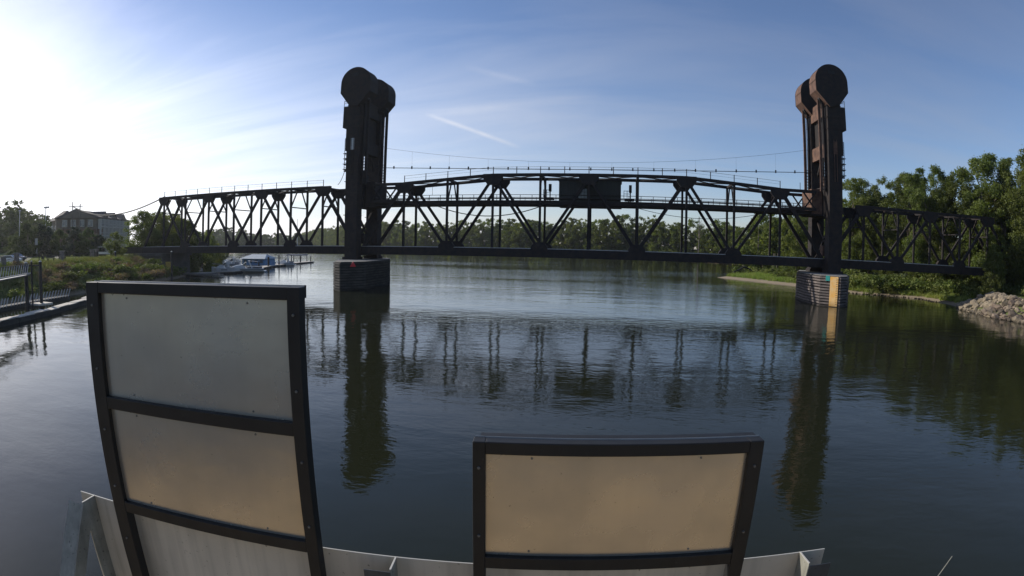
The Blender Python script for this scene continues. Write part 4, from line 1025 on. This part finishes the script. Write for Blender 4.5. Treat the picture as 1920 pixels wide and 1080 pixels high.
# long dock in front of the left bank, catwalk on piles
DK = [(-42,8),(-50.7,24.0),(-54.1,32.0),(-59.4,40.5),(-64,46.5)]
dk = thing('floating_dock', 'long low timber dock running along the weedy left bank', 'dock', (-54, 30, 0))
kk = 0
for (a, b) in zip(DK, DK[1:]):
    A, B = Vector((*a, 0)), Vector((*b, 0)); d = (B-A).normalized(); n = Vector((-d.y, d.x, 0)); L_ = (B-A).length; m_ = max(1, round(L_/2.6))
    for j in range(m_):
        p, q_ = A.lerp(B, (j+.012)/m_), A.lerp(B, (j+.988)/m_); w = 1.25 + (.25 if kk % 3 == 0 else 0); z = .46 + .05*(kk % 2)
        part('deck_board', MB().prism([tuple(p), tuple(q_), tuple(q_+n*w), tuple(p+n*w)], (0,0,.07)).add([], []), WOOD, dk).location.z += z
        part('fender_beam', MB().prism([tuple(p-n*.04), tuple(q_-n*.04), tuple(q_+n*.1), tuple(p+n*.1)], (0,0,.42)), FLOAT, dk)
        part('float', MB().prism([tuple(p+n*.2-Vector((0,0,.3))), tuple(q_+n*.2-Vector((0,0,.3))), tuple(q_+n*1.2-Vector((0,0,.3))), tuple(p+n*1.2-Vector((0,0,.3)))], (0,0,.72)), FLOAT, dk)
        kk += 1
rk = thing('leaning_rack', 'row of light slats leaning to the right on the float behind the long dock', 'rack', (-60, 32, 0))
RK = [(-57.5,18),(-63.4,30.2),(-62.6,36.8),(-60.9,42.5)]
RK = [(-56,14),(-60.5,24.5),(-63.8,31.5),(-66.0,37.5),(-67.8,43.5)]
for a, b in zip(RK, RK[1:]):
    A, B = Vector((*a, .35)), Vector((*b, .35)); d = (B-A).normalized(); L_ = (B-A).length; n = Vector((-d.y,d.x,0))
    part('float', MB().prism([tuple(A-Vector((0,0,.6))), tuple(B-Vector((0,0,.6))), tuple(B+n*1.6-Vector((0,0,.6))), tuple(A+n*1.6-Vector((0,0,.6)))], (0,0,.72)), FLOAT, rk)
    for j in range(int(L_/.62)):
        p = A + d*(.3+j*.62); part('slat', MB().beam(p, p + d*.55 + Vector((0,0,1.05)), .06, .09), GALV, rk)
cat_ = thing('catwalk', 'raised metal catwalk with slanted railing bars above the left bank', 'gangway', (-55, 27, 4))
ca, cb_ = Vector((-44,14,4.08)), Vector((-61.5,33.6,4.08)); cd_ = (cb_-ca).normalized(); cn = Vector((-cd_.y,cd_.x,0))
part('edge_beam', MB().beam(ca, cb_, .1, .14), TRIM, cat_); part('deck', MB().beam(ca+cn*.7-Vector((0,0,.2)), cb_+cn*.7-Vector((0,0,.2)), 1.3, .12), ALUD, cat_)
part('top_rail', MB().beam(ca+Vector((0,0,1.05)), cb_+Vector((0,0,1.05)), .06, .06), DARK, cat_)
for j in range(int((cb_-ca).length/.8)):
    p = ca + cd_*(.2+j*.8); part('slat', MB().beam(p, p+cd_*.6+Vector((0,0,1.0)), .045, .05), GALV, cat_)
for x, y, zt, r_, lab in ((-62.3,33.4,5.2,.26,'thick dark pile, left one of the pair at the catwalk end'),(-61.9,34.0,5.35,.12,'thin dark pile touching the thick pile at the catwalk end'),(-61.2,34.9,5.3,.22,'dark pile standing on the pale platform, right of the pair'),(-84,79.5,5.5,.22,'dark pile with a pale cap right of the abutment'),(-96.6,74.2,5.6,.22,'dark pile with a white cap below the approach deck')):
    t = thing('pile', lab, 'pile', (x, y, 0)); part('shaft', MB().tube([(x,y,-1),(x,y,zt)], r_, 8), PILE, t); part('cap', MB().tube([(x,y,zt),(x,y,zt+.16)], [r_*1.05, r_*.4], 8), TRIM, t)
t = thing('pile_platform', 'small pale platform around the foot of the right catwalk pile', 'platform', (-61.2,34.9,.4)); part('slab', MB().box(-62.6,-60.2,34.0,36.0,.4,.62), WOOD, t)
part('cross_beam', MB().beam((-62.3,33.4,4.9),(-61.2,34.9,4.9),.15,.15), DARK, cat_)
single('warning_board', MB().box(-88.6,-86.9,82.0,82.1,1.2,3.4), YELL, 'small faded yellow board right of the concrete abutment', 'sign')
single('bank_steps', MB().box(-92,-80,90,91.5,.2,.6), CONC, 'low concrete ledge at the foot of the bank beyond the bridge', 'ledge')

# marina
mr = thing('marina_dock', 'long dark marina dock reaching out to the right beyond the boats', 'dock', (-95, 120, 0))
MD = [(-89.6,91.5),(-85.5,101),(-87.5,113),(-96,131),(-102.5,152),(-106,172)]
for i, (a, b) in enumerate(zip(MD, MD[1:])):
    A, B = Vector((*a,0)), Vector((*b,0)); d = (B-A).normalized(); n = Vector((-d.y,d.x,0)); L_ = (B-A).length; m_ = max(1, round(L_/3.4))
    for j in range(m_):
        p, q_ = A.lerp(B,(j+.02)/m_), A.lerp(B,(j+.98)/m_); w = 1.8 if i < 3 else 3.2
        part('deck_board', MB().prism([tuple(p+Vector((0,0,.42))), tuple(q_+Vector((0,0,.42))), tuple(q_+n*w+Vector((0,0,.42))), tuple(p+n*w+Vector((0,0,.42)))], (0,0,.12)), WOOD, mr)
        part('float', MB().prism([tuple(p+n*.15-Vector((0,0,.2))), tuple(q_-d*.5+n*.15-Vector((0,0,.2))), tuple(q_-d*.5+n*(w-.2)-Vector((0,0,.2))), tuple(p+n*(w-.2)-Vector((0,0,.2)))], (0,0,.62)), FLOAT, mr)
for k, (x, y, h_) in enumerate(((-95.5,129,3.2),(-98.2,133,3.0),(-99.4,140,3.4),(-101.5,150,3.2),(-104.5,160,2.6),(-106.5,170,2.4),(-90.5,118,2.2))):
    t = thing('mooring_pile', ['dark mooring pile right beside the blue boathouse','second mooring pile right of the boathouse','third mooring pile right of the boathouse','fourth mooring pile right of the boathouse','mooring pile halfway along the outer dock','mooring pile at the outer end of the marina dock','short mooring pile behind the cabin cruiser'][k], 'pile', (x,y,0), 'mooring piles of the marina')
    part('shaft', MB().tube([(x,y,-1),(x,y,h_)], .2, 7), PILE, t)
bh = thing('boathouse', 'small floating boathouse with blue walls and a pale grey hipped roof', 'boathouse', (-104,136,0))
part('wall', MB().box(-109,-100.2,133.5,139,.5,2.5), BLUER, bh)
part('roof', MB().add([(-109.6,132.9,2.45),(-99.6,132.9,2.45),(-99.6,139.6,2.45),(-109.6,139.6,2.45),(-107.2,136.2,3.7),(-101.4,136.2,3.7)], [(0,1,5,4),(1,2,5),(2,3,4,5),(3,0,4),(0,3,2,1)]), ROOFM, bh)
part('deck', MB().box(-110,-98.8,132.2,140,.2,.5), WOOD, bh)
for k in range(4): part('window', MB().box(-108.2+k*2.1,-107.2+k*2.1,133.42,133.52,1.2,2.0), PANE, bh)
def boat(loc, rz, L_, label, cabin=True, hull=WHITE):
    t = thing('motor_boat' if cabin else 'pontoon_boat', label, 'boat', (*loc, 0)); t.rotation_euler = (0,0,rz)
    def P(name, mb, m, sm=False): return part(name, mb, m, t, sm, local=True)
    st = []; mb = MB(); nst = 9
    for i in range(nst):
        f = i/(nst-1); x = -L_/2 + L_*f; w = (L_*.16)*(1 - max(0, (f-.45)/.55)**2.2)+.02; zs = .95 + .55*f**2; zk = -.3 + .75*max(0, f-.55)**1.3
        st += [(x,-w,zs),(x,-w*.86,.25+.3*f),(x,0,zk),(x,w*.86,.25+.3*f),(x,w,zs)]
    fs_ = [(i*5+j, i*5+j+1, (i+1)*5+j+1, (i+1)*5+j) for i in range(nst-1) for j in range(4)] + [(0,1,2,3,4)] + [(i*5+4, i*5, (i+1)*5, (i+1)*5+4) for i in range(nst-1)]
    mb.add(st, fs_); P('hull', mb, hull)
    P('hull_stripe', MB().box(-L_/2-.02, L_*.12, -L_*.158, L_*.158, .62, .78), HULLB)
    if cabin:
        P('cabin', MB().prism([(-L_*.02,-L_*.115,1.05),(L_*.34,-L_*.115,1.25),(L_*.20,-L_*.115,1.75),(L_*.02,-L_*.115,1.95)], (0,L_*.23,0)), WHITE)
        P('windscreen', MB().prism([(-L_*.03,-L_*.12,1.75),(L_*.06,-L_*.12,1.8),(-L_*.03,-L_*.12,2.45),(-L_*.06,-L_*.12,2.45)], (0,L_*.24,0)), PANE)
        P('radar_arch', MB().beam((-L_*.2,-L_*.14,1.0),(-L_*.12,-L_*.13,2.75),.12,.3).beam((-L_*.2,L_*.14,1.0),(-L_*.12,L_*.13,2.75),.12,.3).beam((-L_*.12,-L_*.13,2.75),(-L_*.12,L_*.13,2.75),.3,.12,(1,0,0)), WHITE)
        P('canopy', MB().prism([(-L_*.36,-L_*.12,2.5),(-L_*.1,-L_*.12,2.75),(-L_*.1,-L_*.12,2.82),(-L_*.36,-L_*.12,2.57)], (0,L_*.24,0)), CANVAS)
        P('cockpit', MB().box(-L_*.46, -L_*.08, -L_*.11, L_*.11, .98, 1.35), HULLB)
        P('porthole', MB().box(L_*.1, L_*.2, -L_*.12-.02, -L_*.12+.02, 1.3, 1.45), DARK)
        P('swim_platform', MB().box(-L_*.5-.7, -L_*.5, -L_*.13, L_*.13, .3, .4), WHITE)
        P('bow_rail', MB().tube([(L_*.1,-L_*.15,2.0),(L_*.35,-L_*.11,2.1),(L_*.48,0,2.2),(L_*.35,L_*.11,2.1),(L_*.1,L_*.15,2.0)], .03, 4), GALV)
    else:
        P('bimini', MB().box(-L_*.25, L_*.15, -1.1, 1.1, 2.3, 2.4), CANVAS)
        for a in (-.24,.14):
            for b in (-1,1): P('bimini_pole', MB().box(L_*a-.03, L_*a+.03, b-.03, b+.03, 1, 2.3), GALV)
        P('fence_rail', MB().box(-L_*.4, L_*.4, -1.15, -1.05, .95, 1.35), TRIM)
    return t
boat((-86.8,107.2), R(-140), 9.6, 'white cabin cruiser with radar arch moored in front of the blue boathouse')
boat((-91.2,104.6), R(-145), 6.5, 'smaller white boat with a low bow, left of the cabin cruiser', True)
boat((-120,141), R(-150), 6.5, 'pontoon boat behind, left of the boathouse roof', False)
boat((-134,158), R(-150), 6.5, 'farthest pontoon boat, just under the bridge deck', False)
boat((-112,132), R(-160), 5.5, 'small white boat between the pontoon boats and the cruiser', True)
boat((-111.5,150), R(-150), 6.0, 'white open boat moored behind the boathouse, right of its roof', False)
boat((-101,146), R(-150), 5.5, 'small white boat moored between the mooring piles right of the boathouse', True)
boat((-128,150), R(-155), 6.0, 'pontoon boat between the two other pontoon boats, under the bridge deck', False)
for k, (x, y) in enumerate(((-89.8,94.5),(-88.2,97.5))):
    t = thing('deck_chair', ('pale folding chair at the near end of the marina dock','second pale folding chair on the marina dock, nearer the boats')[k], 'chair', (x,y,.55), 'chairs on the marina dock')
    part('seat', MB().box(x-.3,x+.3,y-.3,y+.3,.9,.98), TRIM, t); part('backrest', MB().box(x-.3,x+.3,y+.24,y+.3,.98,1.5), TRIM, t)
    for a in (-.27,.27):
        for b in (-.27,.27): part('leg', MB().box(x+a-.03,x+a+.03,y+b-.03,y+b+.03,.54,.9), TRIM, t)
t = thing('dock_canopy', 'dark flat boat lift canopy near the outer end of the marina', 'canopy', (-122,184,0))
part('roof', MB().box(-125.5,-118.5,182,187,2.2,2.7), CANVAS, t)
for x in (-125.2,-118.8):
    for y in (182.3,186.7): part('post', MB().box(x-.1,x+.1,y-.1,y+.1,-.5,2.2), PILE, t)
single('radio_mast', MB().tube([(-165.5,250.2,3),(-165.5,250.2,20)], [.25,.1], 5), GALV, 'thin radio mast above the distant trees, seen through the left span', 'mast')
tag(sheet('marina_shore', ((-93,93),(-90,96),(-104,112),(-107,109)), CONC))

# ------------------------------------------------------------------ foreground boards
AZB = -.148
BU, BN = Vector((math.cos(AZB), -math.sin(AZB), 0)), Vector((math.sin(AZB), math.cos(AZB), 0))
def P3(u, d, z): return BU*u + BN*d + Vector((0,0,CAM_H+z))
def fb(u0, u1, d0, d1, z0, z1, mb=None):
    mb = mb or MB(); return mb.prism([P3(u0,d0,z0), P3(u1,d0,z0), P3(u1,d0,z1), P3(u0,d0,z1)], BN*(d1-d0))
def bevel(o, w=.004):
    b = o.modifiers.new('soft_edge', 'BEVEL'); b.width = w; b.segments = 2; return o
def board(label, u0, u1, g0, g1, top, rows, bot, skew=0):
    t = thing('framed_board', label, 'sign board', P3((u0+u1)/2, 2.0, bot))
    bevel(part('side_rail', fb(u0, g0, 1.985, 2.045, bot, top), FRAME, t)); bevel(part('side_rail', fb(g1, u1, 1.985, 2.045, bot, top), FRAME, t))
    zs = top
    for (a, b) in rows:
        bevel(part('cross_rail', fb(g0-.001, g1+.001, 1.987, 2.04, a, zs), FRAME, t)); zs = b
        part('panel', fb(g0-.01, g1+.01, 2.012, 2.02, b-.01, a+.01), PANEL, t)
    bevel(part('cross_rail', fb(g0-.001, g1+.001, 1.987, 2.04, zs-.06, zs), FRAME, t))
    part('back_flange', fb(u0+.03, u1-.02, 2.045, 2.085, bot, top+.006), FRAME, t)   if False else None
    part('top_channel', fb(u0+.025, u1-.015, 2.047, 2.09, top-.05, top+.002), FRAME, t)
    part('edge_strip', fb(u0+.004, u1-.004, 2.0455, 2.0465, top-.02, top+.003), GALV, t)
    for z in np.arange(top-.11, bot+.2, -.31):
        for u in ((u0+g0)/2, (g1+u1)/2):
            p = P3(u, 1.985, float(z)); part('screw', MB().tube([p, p - BN*.006], [.0065,.005], 10), SCREW, t)
    for (a, b) in rows:
        for u in (g0+.18, g1-.2):
            for z in (a-.02, b+.022): p = P3(u, 2.012, z); part('rivet', MB().tube([p, p-BN*.004], [.005,.004], 8), SCREW, t)
    return t
board('tall black framed grey board standing at the lower left, its top just under the bridge', -2.14, -.918, -2.05, -.975, -.172, [(-.224,-.728), (-.79,-1.295)], -3.3)
board('lower wide black framed grey board at the bottom centre right', -.228, .945, -.178, .882, -.748, [(-.801,-1.273)], -3.3)
fas = thing('fascia_sheet', 'long pale sheet metal fascia behind both framed boards along the bottom edge', 'metal fascia', P3(-.5, 2.1, -3))
part('sheet', fb(-2.54, 1.435, 2.097, 2.100, -3.3, -1.388), SHEET, fas)
part('top_edge', fb(-2.54, 1.435, 2.0955, 2.1015, -1.388, -1.384), TRIM, fas)
def bracket(u, sgn, label, rake=False):
    t = thing('angle_bracket', label, 'bracket', P3(u, 2.0, -3.2)); w = .12
    th = .004; a, b = sorted((u, u + sgn*w))
    if not rake:
        part('web', fb(u-th/2, u+th/2, 1.985, 2.096, -3.3, -1.385), ALU, t)
        part('flange', fb(a, b, 1.981, 1.985, -3.3, -1.395), ALUD, t)
        p = P3((a+b)/2, 1.981, -1.52); part('bolt', MB().tube([p, p-BN*.01], .011, 8), SCREW, t)
    else:
        part('web', MB().prism([P3(u,2.096,-1.385), P3(u,2.096,-3.3), P3(u,2.03,-3.3), P3(u,1.995,-1.54), P3(u,1.985,-1.40), P3(u,1.985,-1.385)], BU*th), ALU, t)
        part('strut', MB().prism([P3(u+.0045,1.985,-1.39), P3(u+.0045,2.0,-1.54), P3(u+.0045,1.30,-2.70), P3(u+.0045,1.22,-2.64)], BU*th), ALU, t)
        part('strut_flange', MB().prism([P3(a,1.984,-1.395), P3(b,1.984,-1.395), P3(b,1.215,-2.645), P3(a,1.215,-2.645)], Vector((0,0,-.004))-BN*.003), ALU, t)
        part('tie', fb(u-.03, u+.02, 1.72, 2.03, -1.93, -1.90), ALU, t)
    part('end_cap', MB().prism([P3(u-.004,1.985,-1.383), P3(u+.004,1.985,-1.383), P3(u+.004,2.096,-1.383), P3(u-.004,2.096,-1.383)], (0,0,.003)), TRIM, t)
bracket(-2.414, -1, 'raking aluminium bracket at the left end of the fascia', True)
bracket(-.589, -1, 'aluminium bracket in the gap between the two framed boards')
bracket(1.293, 1, 'aluminium bracket at the right end of the fascia')
single('whip_rod', MB().tube([P3(2.29,2.0,-1.537), P3(2.12,1.99,-1.80), P3(1.85,1.98,-2.3)], .0028, 6), ALU, 'thin pale rod tip sticking up at the bottom edge, far right', 'rod')
ws = thing('reflector_deck', 'unseen deck added to reflect tan in the boards, below the picture', 'pier deck', (0, -3, 0))  # unseen deck added for its reflection in the boards
part('deck', MB().prism([(-9,-2.3,CAM_H-3.5),(-4,-2.9,CAM_H-3.5),(-1,-4.7,CAM_H-3.5),(5,-5.4,CAM_H-3.5),(7,.9,CAM_H-3.5),(-9,.9,CAM_H-3.5)], (0,0,.2)), mat('reflector_tan', (.50,.35,.17), .9, scale=1.5, var=.2), ws)  # unseen added deck; outline and tan shaped for its reflection in the boards
for x in (-7, -2.5, 2, 6):
    for y in (-2, .5): part('pile', MB().tube([(x,y,-2.4),(x,y,CAM_H-3.5)], .2, 8), PILE, ws)
part('added_front_beam', fb(-2.8, 1.7, 2.11, 2.3, -3.5, -3.2), GALV, ws)
part('added_outrigger', MB().beam(P3(-2.4,2.2,-3.35), (-2.4,.2,CAM_H-3.4), .15,.15,(1,0,0)), GALV, ws); part('added_outrigger', MB().beam(P3(1.2,2.2,-3.35), (1.5,.2,CAM_H-3.4), .15,.15,(1,0,0)), GALV, ws)

# ------------------------------------------------------------------ morning haze
HAZE = .0001
if HAZE:
    hm = bpy.data.materials.new('haze'); hm.use_nodes = True; nt = hm.node_tree; nt.nodes.remove(nt.nodes['Principled BSDF'])
    pv = nt.nodes.new('ShaderNodeVolumePrincipled'); pv.inputs['Color'].default_value = (.92,.95,1,1); pv.inputs['Density'].default_value = HAZE; pv.inputs['Anisotropy'].default_value = .55
    nt.links.new(pv.outputs[0], nt.nodes['Material Output'].inputs['Volume'])
    tag(part('haze', MB().box(-1250, 420, -20, 1400, -4, 48), hm), kind='stuff')

# labels of the far treeline: by the bridge opening they show through
def az_of(x, y): return math.atan2(x, y)
gaps = []
for i, nm in enumerate(('first','second','third','fourth','fifth','sixth','seventh','eighth')): gaps.append((az_of(AX[i], YN), az_of(AX[i+1], YN), nm + ' panel of the left span'))
gaps.append((az_of(AX[-1], YN), az_of(LX[0]+3, YN), 'legs of the left tower'))
for i, nm in enumerate(('first','second','third','fourth','fifth','sixth','seventh','eighth','ninth','tenth')): gaps.append((az_of(LX[i], YN), az_of(LX[i+1], YN), nm + ' panel of the lift span'))
ORD = ['leftmost','second','third','fourth','fifth','sixth','seventh','eighth','ninth','tenth','eleventh','twelfth','thirteenth','fourteenth','fifteenth','sixteenth','seventeenth','eighteenth','nineteenth','twentieth']
for g0_, g1_, nm in gaps:
    tr = sorted([o for o in bpy.data.objects if o.get('group') == fgp and g0_ <= az_of(*o.location[:2]) < g1_], key=lambda o: az_of(*o.location[:2]))
    for k, o in enumerate(tr):
        if k < 20: o['label'] = (ORD[k] if k == 0 else ORD[k] + ' from left') + ' far shore tree seen through the ' + nm

def relabel(group, gaps_, noun):
    for g0_, g1_, nm in gaps_:
        tr = sorted([o for o in bpy.data.objects if o.get('group') == group and g0_ <= az_of(*o.location[:2]) < g1_], key=lambda o: az_of(*o.location[:2]))
        for k, o in enumerate(tr[:20]): o['label'] = (ORD[k] if k == 0 else ORD[k] + ' from left') + ' ' + noun + ' ' + nm
rg = [(az_of(34, YN), az_of(BX[1], YN), 'just right of the right pier')] + [(az_of(BX[i], YN), az_of(BX[i+1], YN), 'under the ' + nm + ' panel of the right truss') for i, nm in ((1,'second'),(2,'third'),(3,'fourth'),(4,'fifth'),(5,'sixth'))]
rg += [(az_of(BX[6], YN), R(46), 'above the riprap'), (R(46), R(60), 'at the right picture edge'), (R(5), az_of(34, YN), 'on the sand spit')]
relabel('bushes on the right bank', rg, 'green thicket bush')
lg = [(R(-95), R(-66), 'cut off by the left picture edge'), (R(-66), R(-62.5), 'below the parked cars'), (R(-62.5), R(-58.5), 'below the hillside trees'), (R(-58.5), R(-55), 'below the hotel gable'), (R(-55), R(-52), 'below the hotel balconies'), (R(-52), R(-49), 'beside the concrete abutment'), (R(-49), R(-40), 'under the left span')]
relabel('green bushes on the left bank slope', lg, 'green bank bush')
relabel('dry bushes on the left bank slope', lg, 'brown dry bush')
relabel('bushes along the far shore', gaps, 'low shoreline bush seen through the')
